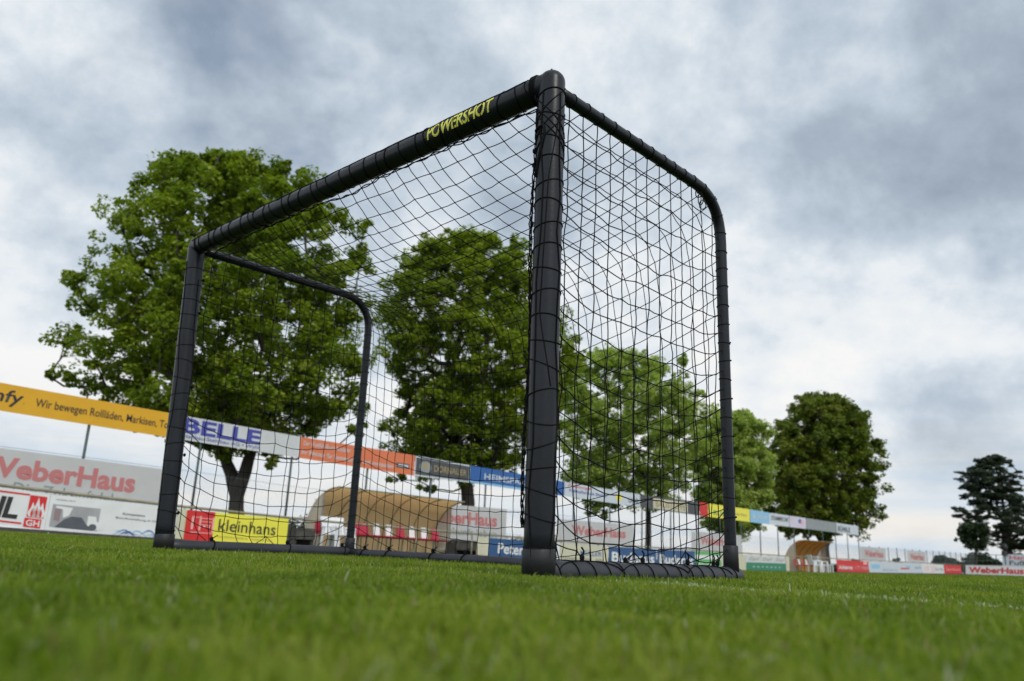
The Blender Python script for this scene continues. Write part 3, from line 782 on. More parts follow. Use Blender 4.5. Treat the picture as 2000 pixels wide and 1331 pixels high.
a, b = 366, 564
yv = lu(a, b, 421)
hs = lambda x, y, w, h: [(x, y), (x+w, y), (x+w, y+h), (x, y+h)]
low_board('yellow board reading kleinhans with a red house emblem at its left', a, b, 996, 1058, 1014, 1074, 'lemon',
    [R('red', 0, yv, 0, 1, 'emblem', 0), dict(t='poly', m='pink', n='emblem', z=2, p=[hs(.05, .30, .20, .025), hs(.05, .40, .02, .42), hs(.12, .38, .016, .46), hs(.24, .34, .016, .48), hs(.12, .76, .13, .025), hs(.13, .66, .11, .022), hs(.16, .48, .02, .10), hs(.20, .48, .02, .10), hs(.12, .56, .11, .02), hs(.05, .78, .08, .022)]),
     W_('kleinhans', 'ink', lu(a, b, 430), lu(a, b, 541), .42, .80, .005), W_('www.kleinhans-fenster.de  ·  Fenster und Türen', 'gold', lu(a, b, 430), lu(a, b, 536), .22, .28)])
low_board('plain pale board left of the navy one by the near post', 933, 955, 1048, 1084, 1051, 1086, 'cream')
low_board('navy board with white blackletter lettering just left of the near post', 956, 1075, 1051, 1086, 1060, 1097, 'navy', [W_('Peterstaler', 'white', .13, .97, .18, .76, .02, .05)])
low_board('blue and white board glimpsed right of the near post', 1076, 1094, 1060, 1098, 1062, 1099, 'blue', [R('white', .6, 1, 0, 1)])
low_board('cream board with blue lettering beyond the near base bar', 1095, 1188, 1061, 1098, 1068, 1103, 'cream', [W_('MÜLLER', 'inkblue', .40, .85, .42, .74, .01), W_('Heizung · Sanitär · Solar', 'dark', .05, .9, .16, .28)])
low_board('left navy board with white lettering Buderus', 1190, 1282, 1068, 1103, 1073, 1107, 'navy', [W_('Buderus', 'white', .05, .95, .16, .72, .025)])
low_board('right navy board with white lettering Buderus', 1284, 1357, 1073, 1107, 1077, 1110, 'navy', [W_('Buderus', 'white', .05, .95, .16, .72, .025)])
low_board('green and white board behind the bottom of the side net', 1358, 1408, 1077, 1110, 1080, 1112, 'lime', [R('white', 0, 1, .55, .8), W_('gartenbau', 'white', .1, .9, .15, .4)])
low_board('plain cream board behind the rear goal upright', 1409, 1456, 1080, 1112, 1084, 1114, 'cream')
low_board('board with grey script above a dark green band', 1457, 1534, 1084, 1114, 1088, 1115.5, 'offwhite', [R('green', 0, 1, 0, .52, 'stripe'), W_('Zapf   Zapf   Zapf', 'gold', .05, .98, .62, .86, .0, .3), W_('• • • • • • •', 'offwhite', .15, .85, .2, .28, .01)])
low_board('narrow cream board end beside the amber shelter', 1535, 1541, 1087, 1115.5, 1087, 1115.5, 'cream')
low_board('red board with white lettering right of the amber shelter', 1634, 1696, 1093.5, 1117, 1097, 1118.5, 'red', [W_('Achternet', 'white', .05, .47, .22, .58, .02), W_('1 7 1 0 6 2', 'offwhite', .56, .98, .25, .55), R('pink', .82, .95, .7, .95)])
low_board('white board with pale blue picture and a red dash', 1697, 1800, 1096.5, 1118.5, 1101, 1120, 'lgrey', [R('lblue', .03, .17, .35, .75, 'picture'), W_('Reise Express', 'inkblue', .22, .48, .15, .32), R('brightred', .55, .72, .36, .50), R('lblue', .66, .74, .52, .75, 'picture'), W_('Physio Team', 'royal', .84, .98, .4, .65)])
low_board('white board with red and grey figures next to the small red board', 1801, 1843, 1101, 1120, 1103.5, 1120.7, 'white', [W_('19 25', 'pink', .1, .55, .15, .8), W_('Bau Holz', 'grey', .58, .95, .3, .7)])
low_board('small red board at the far corner of the pitch', 1844, 1877, 1103.5, 1120.7, 1105, 1121, 'red', [W_('Sparkasse', 'pink', .08, .92, .25, .7)])

# end-line barrier: turns toward the viewer at the far corner
sC, _z = LP(1881, 1120, 0); PC = FP(sC, 0, 0)
ES = NV*-1.0; EN = UV
def EP(px, py):
    d = pray(px, py); k = np.dot(PC, EN)/np.dot(d, EN); q = d*k+np.array([0, 0, CH]); return q
TLq, TRq, BLq, BRq = EP(1886, 1104.5), EP(2120, 1109), EP(1886, 1121.6), EP(2120, 1129)
f_ = lambda px: (np.linalg.norm((EP(px, 1110)-BLq)[:2]))/(np.linalg.norm((BRq-BLq)[:2]))
panel3('advertising_board', 'white board with bold red lettering WeberHaus on the far end line', 'board', BLq, BRq, TLq, TRq, 'white', [W_('WeberHaus', 'brightred', f_(1891), f_(1998), .16, .84, .035)], .03, 'advertising boards on the end line')
TLq, TRq, BLq, BRq = EP(1958, 1083), EP(2120, 1084.5), EP(1958, 1106), EP(2120, 1110.5)
f_ = lambda px: (np.linalg.norm((EP(px, 1110)-BLq)[:2]))/(np.linalg.norm((BRq-BLq)[:2]))
panel3('advertising_board', 'white board reading Hand and Fußball above the end line board', 'board', BLq, BRq, TLq, TRq, 'lgrey', [W_('Handball', 'brightred', f_(1972), f_(2040), .56, .90, .012), W_('Fußball', 'ink', f_(1972), f_(2030), .10, .48, .014)], .03, 'advertising boards on the end line')
sp_ = thing('loudspeaker', 'dark round loudspeaker on a bracket above the far right boards', 'loudspeaker', tuple(EP(1962, 1083)))
mb = MB(); c = EP(1962.5, 1070); k_ = np.linalg.norm(c)/FPX; mb.ball(c, 4.2*k_, 14, 10, (1, 1, 1.5)); mb.build('horn', MT['rubber'], sp_, True)
mb = MB(); c2 = EP(1962, 1081); r_ = 3.4*k_; mb.hexa([c2+np.array(q)*r_ for q in ((-1, -1, -1.), (1, -1, -1.), (1, 1, -1.), (-1, 1, -1.), (-.8, -.8, 1.2), (.8, -.8, 1.2), (.8, .8, 1.2), (-.8, .8, 1.2))]); mb.tube([c2, c2+np.array([0, 0, -1.2])], .04, 8); mb.build('bracket', MT['rubber'], sp_)
# barrier
bar_ = thing('barrier', 'long low pipe barrier along the touchline carrying the lower boards', 'barrier', tuple(FP(0, 0, 0)))
rp = [(-130, 931), (0, 948), (305, 984), (341, 988), (607, 1016), (800, 1033), (1015, 1050), (1200, 1064), (1283, 1070), (1457, 1081), (1533, 1086), (1700, 1095), (1881, 1104)]
mb = MB(); RP = []
for px, py in rp:
    s, z = LP(px, py, .10); RP.append((s, z))
mb.tube([FP(s, .10, z) for s, z in RP], .032, 10); mb.build('rail', MT['steel'], bar_, True)
s = RP[0][0]
while s < RP[-1][0]:
    z = np.interp(s, [q[0] for q in RP], [q[1] for q in RP]); mb = MB(); mb.tube([FP(s, .10, gz(s, .1)-.1), FP(s, .10, z)], .028, 8); mb.build('post', MT['steel'], bar_, True); s += 2.56
bare = thing('barrier', 'low pipe barrier across the far end line', 'barrier', tuple(PC))
mb = MB(); mb.tube([EP(1881, 1104)+EN*.1, EP(2125, 1108)+EN*.1], .03, 8); mb.build('rail', MT['steel'], bare)
for px in (1881, 1930, 1985, 2050): mb = MB(); p_ = EP(px, 1105)+EN*.1; mb.tube([p_, p_*[1, 1, 0]+np.array([0, 0, -.5])], .03, 8); mb.build('post', MT['steel'], bare)
# kerb under the boards
mb = MB(); ks = np.linspace(RP[0][0], sC, 60); zb_ = []
kb = [(-130, 1020), (0, 1029), (99, 1037), (305, 1050.5), (365, 1054.5), (564, 1072), (955, 1087), (1456, 1114.5), (1700, 1118.5), (1881, 1121)]
KS = [LP(px, py, -.02) for px, py in kb]
for i, s in enumerate(ks):
    zt = float(np.interp(s, [q[0] for q in KS], [q[1] for q in KS])); g_ = gz(s, 0)-.1
    zt = max(zt, g_+.14)
    for of, z in ((-.05, g_), (-.05, zt), (.20, zt), (.20, g_)): mb.v.append(tuple(FP(s, of, z)))
for i in range(len(ks)-1):
    for k in range(3): mb.f.append((i*4+k, (i+1)*4+k, (i+1)*4+k+1, i*4+k+1))
tag(mb.build('kerb', MT['kerb']), kind='structure')

# ------------------------------------------------------------------ tall fence behind the barrier
fen = thing('fence', 'tall wire mesh fence with slim posts running behind the touchline barrier', 'fence', tuple(FP(0, OFFP, 0)))
sa, sb = SP(133, OFFP), SP(1677, OFFP); step = (sb-sa)/21
for k in range(-2, 22):
    s = sa+step*k; 
    q = FP(s, OFFP, 0); d = q-np.array([0, 0, CH]); px = 1000+FPX*np.dot(d, RX)/np.dot(d, _f)
    zt = LP(px, ty(px)+1, OFFP)[1]; mb = MB(); mb.tube([FP(s, OFFP, gz(s, OFFP)-.2), FP(s, OFFP, zt)], .035, 8); mb.build('post', MT['pole'], fen, True)
mft = [LP(px, py, OFFP) for px, py in ((-130, 855), (0, 872), (310, 911), (600, 955), (900, 988), (1240, 1020), (1447, 1045), (1680, 1067), (1830, 1078), (1900, 1083))]
def ftop(s): return float(np.interp(s, [q[0] for q in mft], [q[1] for q in mft]))
s1_ = mft[-1][0]; s0_ = mft[0][0]
for k in range(22, 22+int((s1_-sb)/step)+1):
    s = sa+step*k; mb = MB(); mb.tube([FP(s, OFFP, gz(s, OFFP)-.2), FP(s, OFFP, ftop(s)+.06)], .035, 8); mb.build('post', MT['pole'], fen, True)
mb = MB(); q = .075
s = s0_-2
while s < s1_:
    for dr in (1, -1):
        z0 = gz(s, OFFP); h = ftop(min(max(s, s0_), s1_))-z0
        if dr == 1: A, B = (s, z0), (s+h, z0+h)
        else: A, B = (s+h, z0), (s, z0+h)
        pA, pB = FP(A[0], OFFP+.04, A[1]), FP(B[0], OFFP+.04, B[1]); w = .0011
        mb.add([pA+UV*w, pA-UV*w, pA+NV*w*1.5, pB+UV*w, pB-UV*w, pB+NV*w*1.5], [(0, 1, 4, 3), (1, 2, 5, 4), (2, 0, 3, 5)])
    s += q
for fr_ in (1.0, .5): mb.tube([FP(s, OFFP+.03, gz(s, OFFP)+(ftop(s)-gz(s, OFFP))*fr_) for s in np.linspace(s0_, s1_, 40)], .004, 4)
mb.build('wire_mesh', MT['wire'], fen)
# end-line fence
fe2 = thing('fence', 'thin wire fence behind the far end line at the right edge', 'fence', tuple(PC+EN*3))
def EP2(px, py, o):
    d = pray(px, py); k = (np.dot(PC, EN)+o)/np.dot(d, EN); return d*k+np.array([0, 0, CH])
for px in (1905, 1945, 1990, 2040, 2100): mb = MB(); p_ = EP2(px, 1083+.02*(px-1900), 3); mb.tube([p_, p_*[1, 1, 0]-[0, 0, .5]], .04, 6); mb.build('post', MT['pole'], fe2)
mb = MB()
for dy in (0, 6, 12): mb.tube([EP2(1890, 1083+dy, 3), EP2(2120, 1088+dy, 3)], .012 if dy else .03, 4)
mb.build('rail', MT['wire'], fe2)

def mesh_banner(label, a, b, tL, bL, tR, bR, txt, second=None):
    lu2 = lambda px: (SP(px, OFFP-.05)-SP(a, OFFP-.05))/(SP(b, OFFP-.05)-SP(a, OFFP-.05))
    it = [W_('WeberHaus', 'meshred', lu2(txt[0]), lu2(txt[1]), txt[2], txt[3], .035)]
    if second: it.append(W_('Die Zukunft leben', 'grey', lu2(second[0]), lu2(second[1]), second[2], second[3], .003))
    return panel('mesh_banner', label, 'banner', a, b, tL, bL, tR, bR, OFFP-.05, 'meshwhite', it, .006, G3)
mesh_banner('large faded white banner with pale red WeberHaus lettering at the left edge', -95, 343, 863, 962, 920, 1012, (-35, 270, .42, .84), (40, 268, .13, .36))
mesh_banner('white banner with red lettering partly hidden by the tan shelter', 815, 990, 980, 1048, 995, 1062, (822, 972, .45, .82), (826, 972, .14, .34))
mesh_banner('white banner with red lettering seen through the side net right of the near post', 1088, 1240, 1014, 1062, 1026, 1072, (1117, 1222, .40, .80))
mesh_banner('white banner with red lettering partly behind the rear goal upright', 1350, 1448, 1038, 1078, 1046, 1083, (1368, 1434, .38, .80))
mesh_banner('small white banner with red lettering, left of the two far right ones', 1680, 1729, 1068.5, 1093, 1072, 1096, (1688, 1724, .25, .78))
mesh_banner('small white banner with red lettering nearest the far corner', 1771, 1807, 1075.5, 1097, 1078.5, 1100, (1777, 1803, .2, .78))

# ------------------------------------------------------------------ shelters
def bucket_seat(root_label, s, off, z, ry, white, idx):
    r_ = thing('bucket_seat', root_label, 'seat', tuple(FP(s, off, z)), 'bucket seats in the shelters')
    mb = MB(); w = .21
    P = [(.38, .02), (.30, -.01), (.12, -.02), (.0, .0), (-.03, .06)]        # pan, front to back
    for (d0, h0), (d1, h1) in zip(P[:-1], P[1:]):
        mb.hexa([FP(s-w, off-d0, z+h0-.02), FP(s+w, off-d0, z+h0-.02), FP(s+w, off-d1, z+h1-.02), FP(s-w, off-d1, z+h1-.02), FP(s-w, off-d0, z+h0), FP(s+w, off-d0, z+h0), FP(s+w, off-d1, z+h1), FP(s-w, off-d1, z+h1)])
    mb.build('seat_pan', MT['seat'], r_)
    w = .125 if white else .165; mb = MB(); B = [(.03, .04, w), (.06, .22, w*.98), (.10, .38, w*.85)]
    for (d0, h0, w0), (d1, h1, w1) in zip(B[:-1], B[1:]):
        mb.hexa([FP(s-w0, off+d0-.03, z+h0), FP(s+w0, off+d0-.03, z+h0), FP(s+w0, off+d0, z+h0), FP(s-w0, off+d0, z+h0), FP(s-w1, off+d1-.03, z+h1), FP(s+w1, off+d1-.03, z+h1), FP(s+w1, off+d1, z+h1), FP(s-w1, off+d1, z+h1)])
    mb.build('backrest', MT['plastic' if white else 'seat'], r_)
    mb = MB(); mb.tube([FP(s, off-.1, z-.03), FP(s, off-.1, z-.42)], .025, 6); mb.build('leg', MT['steel'], r_)
    return r_
def shelter(label, lipL, lipR, m, seats, seatlab):
    off_b, dep = 2.0, 1.35; of = off_b-dep
    sL, zL = LP(lipL[0], lipL[1], of); sR, zR = LP(lipR[0], lipR[1], of); gL, gR = gz(sL, 1.2), gz(sR, 1.2)
    root = thing('team_shelter', label, 'shelter', tuple(FP((sL+sR)/2, 1.2, (gL+gR)/2)))
    prof = [(off_b, 0), (off_b, .25)]+[(off_b-dep*(1-math.cos(a)), .25+.75*math.sin(a)) for a in np.linspace(.08, PI/2*.97, 12)]
    n = 24; mb = MB(); np_ = len(prof)
    for i in range(n+1):
        q = i/n; s = sL+(sR-sL)*q; zt = zL+(zR-zL)*q; g = gL+(gR-gL)*q
        for (o_, h_) in prof: mb.v.append(tuple(FP(s, o_, g+(zt-g)*h_)))
        for (o_, h_) in prof: mb.v.append(tuple(FP(s, o_+.008, g+(zt-g)*h_+.008)))
    for i in range(n):
        for k in range(np_-1):
            a_ = i*2*np_+k; b_ = (i+1)*2*np_+k; mb.f.append((a_, a_+1, b_+1, b_)); mb.f.append((a_+np_, b_+np_, b_+np_+1, a_+np_+1))
    for k in range(np_-1):
        for i in (0, n): a_ = i*2*np_+k; mb.f.append((a_, a_+np_, a_+np_+1, a_+1))
    mb.build('shell', MT[m], root, True)
    nr = 6
    for i in range(nr):
        q = i/(nr-1); s = sL+.02+(sR-sL-.04)*q; zt = zL+(zR-zL)*q; g = gL+(gR-gL)*q
        mb = MB(); mb.tube([FP(s, o_-.02, g+(zt-g)*h_-.02) for o_, h_ in prof], .018, 6); mb.build('rib', MT['steel'], root, True)
    mb = MB(); mb.tube([FP(sL, of, zL), FP(sR, of, zR)], .022, 6); mb.tube([FP(sL, off_b-.35, gL+(zL-gL)*.80), FP(sR, off_b-.35, gR+(zR-gR)*.80)], .015, 6); mb.build('roof_edge', MT['steel'], root)
    for s, g, zt in ((sL, gL, zL), (sR, gR, zR)):          # translucent end panels
        pr = [(o_, h_) for o_, h_ in prof if o_ > off_b-dep*.55]; ring = [(off_b-dep*.55, 0)]+pr+[(off_b-dep*.55, pr[-1][1]+.02)]
        mb = MB(); k = len(ring); mb.add([FP(s, o_, g+(zt-g)*h_) for o_, h_ in ring]+[FP(s+.008, o_, g+(zt-g)*h_) for o_, h_ in ring], [tuple(range(k))[::-1], tuple(range(k, 2*k))]+[(j, (j+1) % k, k+(j+1) % k, k+j) for j in range(k)])
        mb.build('end_panel', MT['panelglass'], root)
        mb = MB(); mb.tube([FP(s, off_b-dep*.55, g-.05), FP(s, off_b-dep*.55, g+(zt-g)*(pr[-1][1]))], .02, 6); mb.build('pillar', MT['wire'], root)
    return sL, sR, gL, gR, zL, zR
mp = mat('smoky_clear_panel', (.62, .56, .46), .25); mp.node_tree.nodes['Principled BSDF'].inputs['Alpha'].default_value = .55; MT['panelglass'] = mp
sL, sR, gL, gR, zL, zR = shelter('long tan arched team shelter behind the touchline barrier, seen through the net', (661, 951), (908, 981), 'shell', None, None)
pxs = [(622, 0), (640, 0), (694, 0), (710, 0), (734, 1), (758, 1), (781, 0), (803, 1), (827, 1), (849, 0)]
ord_ = ['first', 'second', 'third', 'fourth', 'fifth', 'sixth', 'seventh', 'eighth', 'ninth', 'tenth']
for i, (px, wh) in enumerate(pxs):
    s, z = LP(px, 1070+(px-700)*.05, 1.25); z = gz(s, 1.25)+.45
    bucket_seat('%s seat from the left in the tan shelter, %s' % (ord_[i], 'white back on a red pan' if wh else 'all red'), s, 1.25, z+.02, 0, wh, i)
shelter('shorter amber brown arched team shelter near the far corner', (1571, 1055), (1629, 1060), 'shell2', None, None)
for i, (px, wh) in enumerate(((1552, 0), (1560, 1), (1566, 0), (1574, 1), (1580, 0))):
    s = SP(px, 1.25); bucket_seat('%s seat from the left in the amber shelter, %s' % (ord_[i], 'white back' if wh else 'all red'), s, 1.25, gz(s, 1.25)+.47, 0, wh, i)
# white garden chairs and table
def garden_chair(label, s, off, yaw, sc=1.0):
    g = gz(s, off); c = FP(s, off, g); r_ = thing('garden_chair', label, 'chair', tuple(c), 'white plastic garden chairs')
    cx, sx = math.cos(yaw), math.sin(yaw)
    def w(a, b, z): return c+UV*(a*cx-b*sx)*sc+NV*(a*sx+b*cx)*sc+np.array([0, 0, z*sc])
    def box(mb, a0, a1, b0, b1, z0, z1, lean=0):
        mb.hexa([w(a0, b0, z0), w(a1, b0, z0), w(a1, b1, z0), w(a0, b1, z0), w(a0, b0+lean, z1), w(a1, b0+lean, z1), w(a1, b1+lean, z1), w(a0, b1+lean, z1)])
    mb = MB(); box(mb, -.23, .23, -.23, .22, .41, .44); mb.build('seat', MT['plastic'], r_)
    mb = MB()
    for k in range(5): a0 = -.21+k*.088; box(mb, a0, a0+.068, .22, .245, .44, .84, .12)
    box(mb, -.24, .24, .335, .365, .82, .92, .02); mb.build('backrest', MT['plastic'], r_)
    for a_ in (-1, 1):
        mb = MB(); box(mb, a_*.27-.03, a_*.27+.03, -.22, .26, .62, .65); mb.build('armrest', MT['plastic'], r_)
        for b_ in (-1, 1):
            mb = MB(); z1 = .62
            mb.hexa([w(a_*.28-.025, b_*.25-.025, 0), w(a_*.28+.025, b_*.25-.025, 0), w(a_*.28+.025, b_*.25+.025, 0), w(a_*.28-.025, b_*.25+.025, 0), w(a_*.25-.03, b_*.21-.03, z1), w(a_*.25+.03, b_*.21-.03, z1), w(a_*.25+.03, b_*.21+.03, z1), w(a_*.25-.03, b_*.21+.03, z1)]); mb.build('leg', MT['plastic'], r_)
    return r_
garden_chair('white plastic chair in front of the left end of the tan shelter', SP(652, .55), .55, .3)
garden_chair('white plastic chair beside the rear left goal upright in front of the tan shelter', SP(667, .6), .6, -.1)
garden_chair('left white chair on the grass by the amber shelter', SP(1590, -.5), -.5, .9, 1.15)
garden_chair('right white chair on the grass by the amber shelter', SP(1602, -.5), -.5, .9, 1.1)
s = SP(1616, -.4); g = gz(s, -.4); tb = thing('garden_table', 'small white plastic table right of the white chairs by the amber shelter', 'table', tuple(FP(s, -.4, g)))
def bx(mb, s0, s1, o0, o1, z0, z1): mb.hexa([FP(s0, o0, z0), FP(s1, o0, z0), FP(s1, o1, z0), FP(s0, o1, z0), FP(s0, o0, z1), FP(s1, o0, z1), FP(s1, o1, z1), FP(s0, o1, z1)])
mb = MB(); bx(mb, s-.3, s+.3, -.62, -.15, g+.50, g+.54); mb.build('tabletop', MT['plastic'], tb)
for a_ in (-1, 1):
    for b_ in (-.58, -.19): mb = MB(); bx(mb, s+a_*.25-.03, s+a_*.25+.03, b_-.03, b_+.03, g, g+.50); mb.build('leg', MT['plastic'], tb)
# dark storage benches beside the shelters
for (a_, b_, top, lab) in ((568, 606, .55, 'low dark wooden bench left of the tan shelter'), (884, 931, .50, 'low dark wooden bench right of the tan shelter'), (1624, 1633, .62, 'low dark box right of the amber shelter')):
    sa_, sb_ = SP(a_, .9), SP(b_, .9); g = gz((sa_+sb_)/2, .9); be = thing('bench', lab, 'bench', tuple(FP((sa_+sb_)/2, .9, g)), 'dark benches behind the barrier')
    mb = MB()
    for k in range(3): bx(mb, sa_, sb_, .7+k*.17, .7+k*.17+.15, g+top-.04, g+top)
    mb.build('seat', MT['kerb'], be)
    mb = MB(); bx(mb, sa_, sb_, .72, .75, g+top-.30, g+top-.05); bx(mb, sa_, sb_, 1.15, 1.18, g+.02, g+top-.05); mb.build('panel', MT['kerb'], be)
    for q in (.05, .95): mb = MB(); ss = sa_+(sb_-sa_)*q; bx(mb, ss-.05, ss+.05, .78, 1.12, g-.05, g+top-.05); mb.build('leg', MT['kerb'], be)

# ------------------------------------------------------------------ trees
def leaves(centers, radii, per, size, flat=.75, droop=.5, aspect=.75, tone=None):
    N = int(len(centers)*per); ci = rng.integers(0, len(centers), N)
    d = rng.normal(0, 1, (N, 3)); d /= np.linalg.norm(d, axis=1)[:, None]; rr = rng.uniform(.25, 1, N)**.45
    P = centers[ci]+d*(rr*radii[ci])[:, None]*np.array([1, 1, flat])
    nr = rng.normal(0, droop, (N, 3))+np.array([0, 0, 1.])+d*.5; nr /= np.linalg.norm(nr, axis=1)[:, None]
    t1 = np.cross(nr, rng.normal(0, 1, (N, 3))); t1 /= np.linalg.norm(t1, axis=1)[:, None]; t2 = np.cross(nr, t1)
    s = size*rng.uniform(.6, 1.3, N)[:, None]
    V = np.stack([P-t1*s, P+t2*s*aspect-nr*s*.18, P+t1*s, P-t2*s*aspect-nr*s*.18], 1).reshape(-1, 3)
    tn = (tone if tone is not None else rng.random(len(centers)))[ci]
    r = np.clip(.55*rng.random(N)+.45*tn, 0, 1)
    return V, np.repeat(r, 4), N
def grow(base, forks, cl, r0, root, top_r=.02):
    # skeleton: every foliage clump is joined to the nearest thicker wood, which thickens with what it carries
    nodes = [np.array(base)]; par = [-1]
    for (f_, pi) in forks: nodes.append(np.array(f_)); par.append(pi)
    nf = len(nodes); stem = nodes[min(2, nf-1)]
    order = np.argsort([np.linalg.norm(c-stem) for c in cl])
    for k in order:
        c = cl[k]; best, bi = 1e9, 1
        A = np.array(nodes[1:]); dd = np.linalg.norm(A-c, axis=1)+np.where(A[:, 2] > c[2]+.1, 3.0*(A[:, 2]-c[2]), 0); bi = int(np.argmin(dd))+1
        p_ = nodes[bi]; L = np.linalg.norm(c-p_)
        if L > 1.2:
            m_ = (p_+c)/2+np.array([0, 0, -.08*L])+rng.normal(0, .06*L, 3); nodes.append(m_); par.append(bi); bi = len(nodes)-1
        nodes.append(np.array(c)); par.append(bi)
    load = np.zeros(len(nodes)); 
    for i in range(len(nodes)-1, 0, -1): load[i] += 1; load[par[i]] += load[i]
    rad_ = r0*(load/load[0])**.42; rad_[0] = r0*1.25
    mb = MB()
    for i in range(1, len(nodes)):
        a, b = nodes[par[i]], nodes[i]; ra = min(rad_[par[i]], rad_[i]*1.35); rb_ = max(rad_[i], top_r)*.92
        if par[i] == 0: ra = r0*1.25
        L = np.linalg.norm(b-a); pp = []; rr = []
        for q in np.linspace(0, 1, 5):
            j = rng.normal(0, .012*L, 3)*(0 if q in (0, 1) else 1); pp.append(a+(b-a)*q+j); rr.append(ra+(rb_-ra)*q)
        mb.tube(pp, rr, 12 if ra > .1 else 5, cap=False)
        mb.ball(b, rb_*1.0, 8 if ra > .1 else 4, 5 if ra > .1 else 3)
    return mb.build('trunk', MT['bark'], root, True)
def tree(label, px, off, rows, r0, fork, m, ncl=220, per=200, size=.10, crad=(.55, .95), name='tree', group='tall trees behind the fence', depth=None, dscale=.9, flat=.75, holes=.25, extra=(), xy=None, seed=1, aspect=.75, cat='tree', shell=.45, base_py=None):
    global rng
    keep = rng; rng = np.random.default_rng(seed)
    if xy is None: q = FP(SP(px, off), off, 0)
    else: q = np.array([xy[0], xy[1], 0.])
    d0 = q-np.array([0, 0, CH]); dep = float(np.dot(d0, _f)); gy = float(ground(q[0], q[1])); m_px = dep/FPX
    def wp(x, y):                                          # on the upright plane through the trunk, square to the line of sight
        d = pray(x, y); k = q[1]/d[1]; return np.array([d[0]*k, q[1], d[2]*k+CH])
    ys = [r[0] for r in rows]
    cl = []; tries = 0
    ymin, ymax = min(ys), max(ys)
    off3 = rng.uniform(0, 20, 3)
    while len(cl) < ncl and tries < 40000:
        tries += 1
        y = rng.uniform(ymin, ymax); wob = math.sin(y*.11+off3[0])*.06+math.sin(y*.27+off3[1])*.04; Lx = np.interp(y, ys, [r[1] for r in rows]); Rx = np.interp(y, ys, [r[2] for r in rows])
        hw = (Rx-Lx)/2*(1+wob); cx = (Lx+Rx)/2
        rr = rng.uniform(0, 1)**shell; a = rng.uniform(0, 2*PI)
        cr = rng.uniform(*crad)
        inner = max(hw-cr/m_px*.65, hw*.25)
        x = cx+inner*rr*math.cos(a); dy = inner*m_px*rr*math.sin(a)*dscale
        ytop = min(max(y, ymin+cr/m_px*1.0), ymax)
        p = wp(x, ytop)
        sh = max(-.3, min(dy, 0)/q[1])                     # the crown rounds off: clumps towards the viewer sit lower and closer in
        p = np.array([p[0]*(1+sh), q[1]+dy, CH+(p[2]-CH)*(1+sh)])
        nn = math.sin(p[0]*1.3+off3[0])*math.sin(p[1]*1.1+off3[1])*math.sin(p[2]*1.5+off3[2])
        if nn > 1-holes*2 : continue
        if cl and min(np.linalg.norm(c[0]-p) for c in cl) < cr*.55: continue
        cl.append((p, cr))
    for (x, y, dy, cr) in extra:
        p = wp(x, y); p[1] += dy; cl.append((p, cr))
    cen = np.array([c[0] for c in cl]); rd = np.array([c[1] for c in cl])
    root = thing(name, label, cat, (float(q[0]), float(q[1]), gy), group)
    fk = [(wp(x, y)+np.array([0, dy, 0]), pi) for (x, y, dy, pi) in fork]
    grow(np.array([q[0], q[1], gy-.2]), fk, list(cen), r0, root)
    # smaller sprays around each clump break up its outline
    K = 5; sub = np.repeat(cen, K, 0)+rng.normal(0, 1, (len(cen)*K, 3))*np.repeat(rd, K)[:, None]*.42*np.array([1, 1, flat]); sr = np.repeat(rd, K)*rng.uniform(.30, .62, len(cen)*K)
    V, r, N = leaves(sub, sr, per/K, size, flat, .55, aspect, np.repeat(rng.random(len(cen)), K))
    big_mesh('crown', V, np.arange(N*4), np.full(N, 4), MT[m], root, {'rnd': r})
    rng = keep
    return root
tree('largest broad green tree at the left, forked trunk behind the blue lettered banner', 465, 6,
     [(282, 325, 410), (296, 280, 505), (325, 255, 570), (350, 250, 640), (385, 225, 655), (400, 190, 680), (415, 140, 700), (440, 145, 735), (465, 205, 750), (490, 215, 740), (505, 130, 735), (520, 65, 725), (560, 85, 715), (600, 120, 715), (625, 105, 710), (655, 55, 725), (680, 140, 735), (715, 115, 740), (750, 130, 725), (790, 170, 690), (820, 250, 650), (850, 330, 600), (872, 400, 560)],
     .25, [(463, 965, 0, 0), (434, 885, .2, 1), (496, 880, -.2, 1), (428, 780, .5, 2), (512, 770, -.5, 3), (420, 640, .3, 4), (520, 620, -.2, 5)], 'leaf_a', 560, 330, .070, (.38, .85), holes=.25,
     extra=((560, 905, -1.5, .32), (540, 880, -1.3, .35), (700, 800, .5, .5), (610, 880, 0, .35), (95, 735, 0, .25), (700, 832, .3, .4)), seed=3)
tree('second broad green tree, directly left of and behind the near goalpost', 912, 6.5,
     [(440, 865, 930), (455, 845, 1005), (475, 815, 1030), (505, 780, 1055), (540, 745, 1080), (580, 730, 1110), (620, 728, 1145), (650, 716, 1162), (690, 716, 1150), (740, 738, 1125), (790, 748, 1120), (840, 738, 1105), (870, 740, 1080), (895, 780, 1050), (915, 830, 1010)],
     .30, [(912, 950, 0, 0), (896, 860, .3, 1), (938, 850, -.3, 1), (880, 760, .5, 2), (950, 720, -.5, 3), (900, 640, .2, 4), (950, 600, 0, 5)], 'leaf_d', 500, 320, .075, (.45, .95), holes=.24,
     extra=((780, 940, -1, .45), (825, 945, -1, .5), (850, 958, -1, .35)), seed=5)
tree('loose pale green tree seen through the side net', 1266, 8,
     [(672, 1150, 1210), (690, 1105, 1310), (710, 1070, 1355), (750, 1060, 1395), (800, 1060, 1410), (850, 1060, 1415), (890, 1060, 1410), (925, 1085, 1400), (950, 1110, 1380), (985, 1140, 1310)],
     .18, [(1266, 990, 0, 0), (1258, 930, 0, 1), (1278, 920, .5, 1), (1235, 840, .4, 2), (1290, 820, 0, 3)], 'leaf_b', 430, 240, .09, (.45, .95), holes=.27,
     extra=((1172, 985, -1, .5), (1178, 1005, -1, .4), (1150, 1000, -.8, .35)), seed=8)
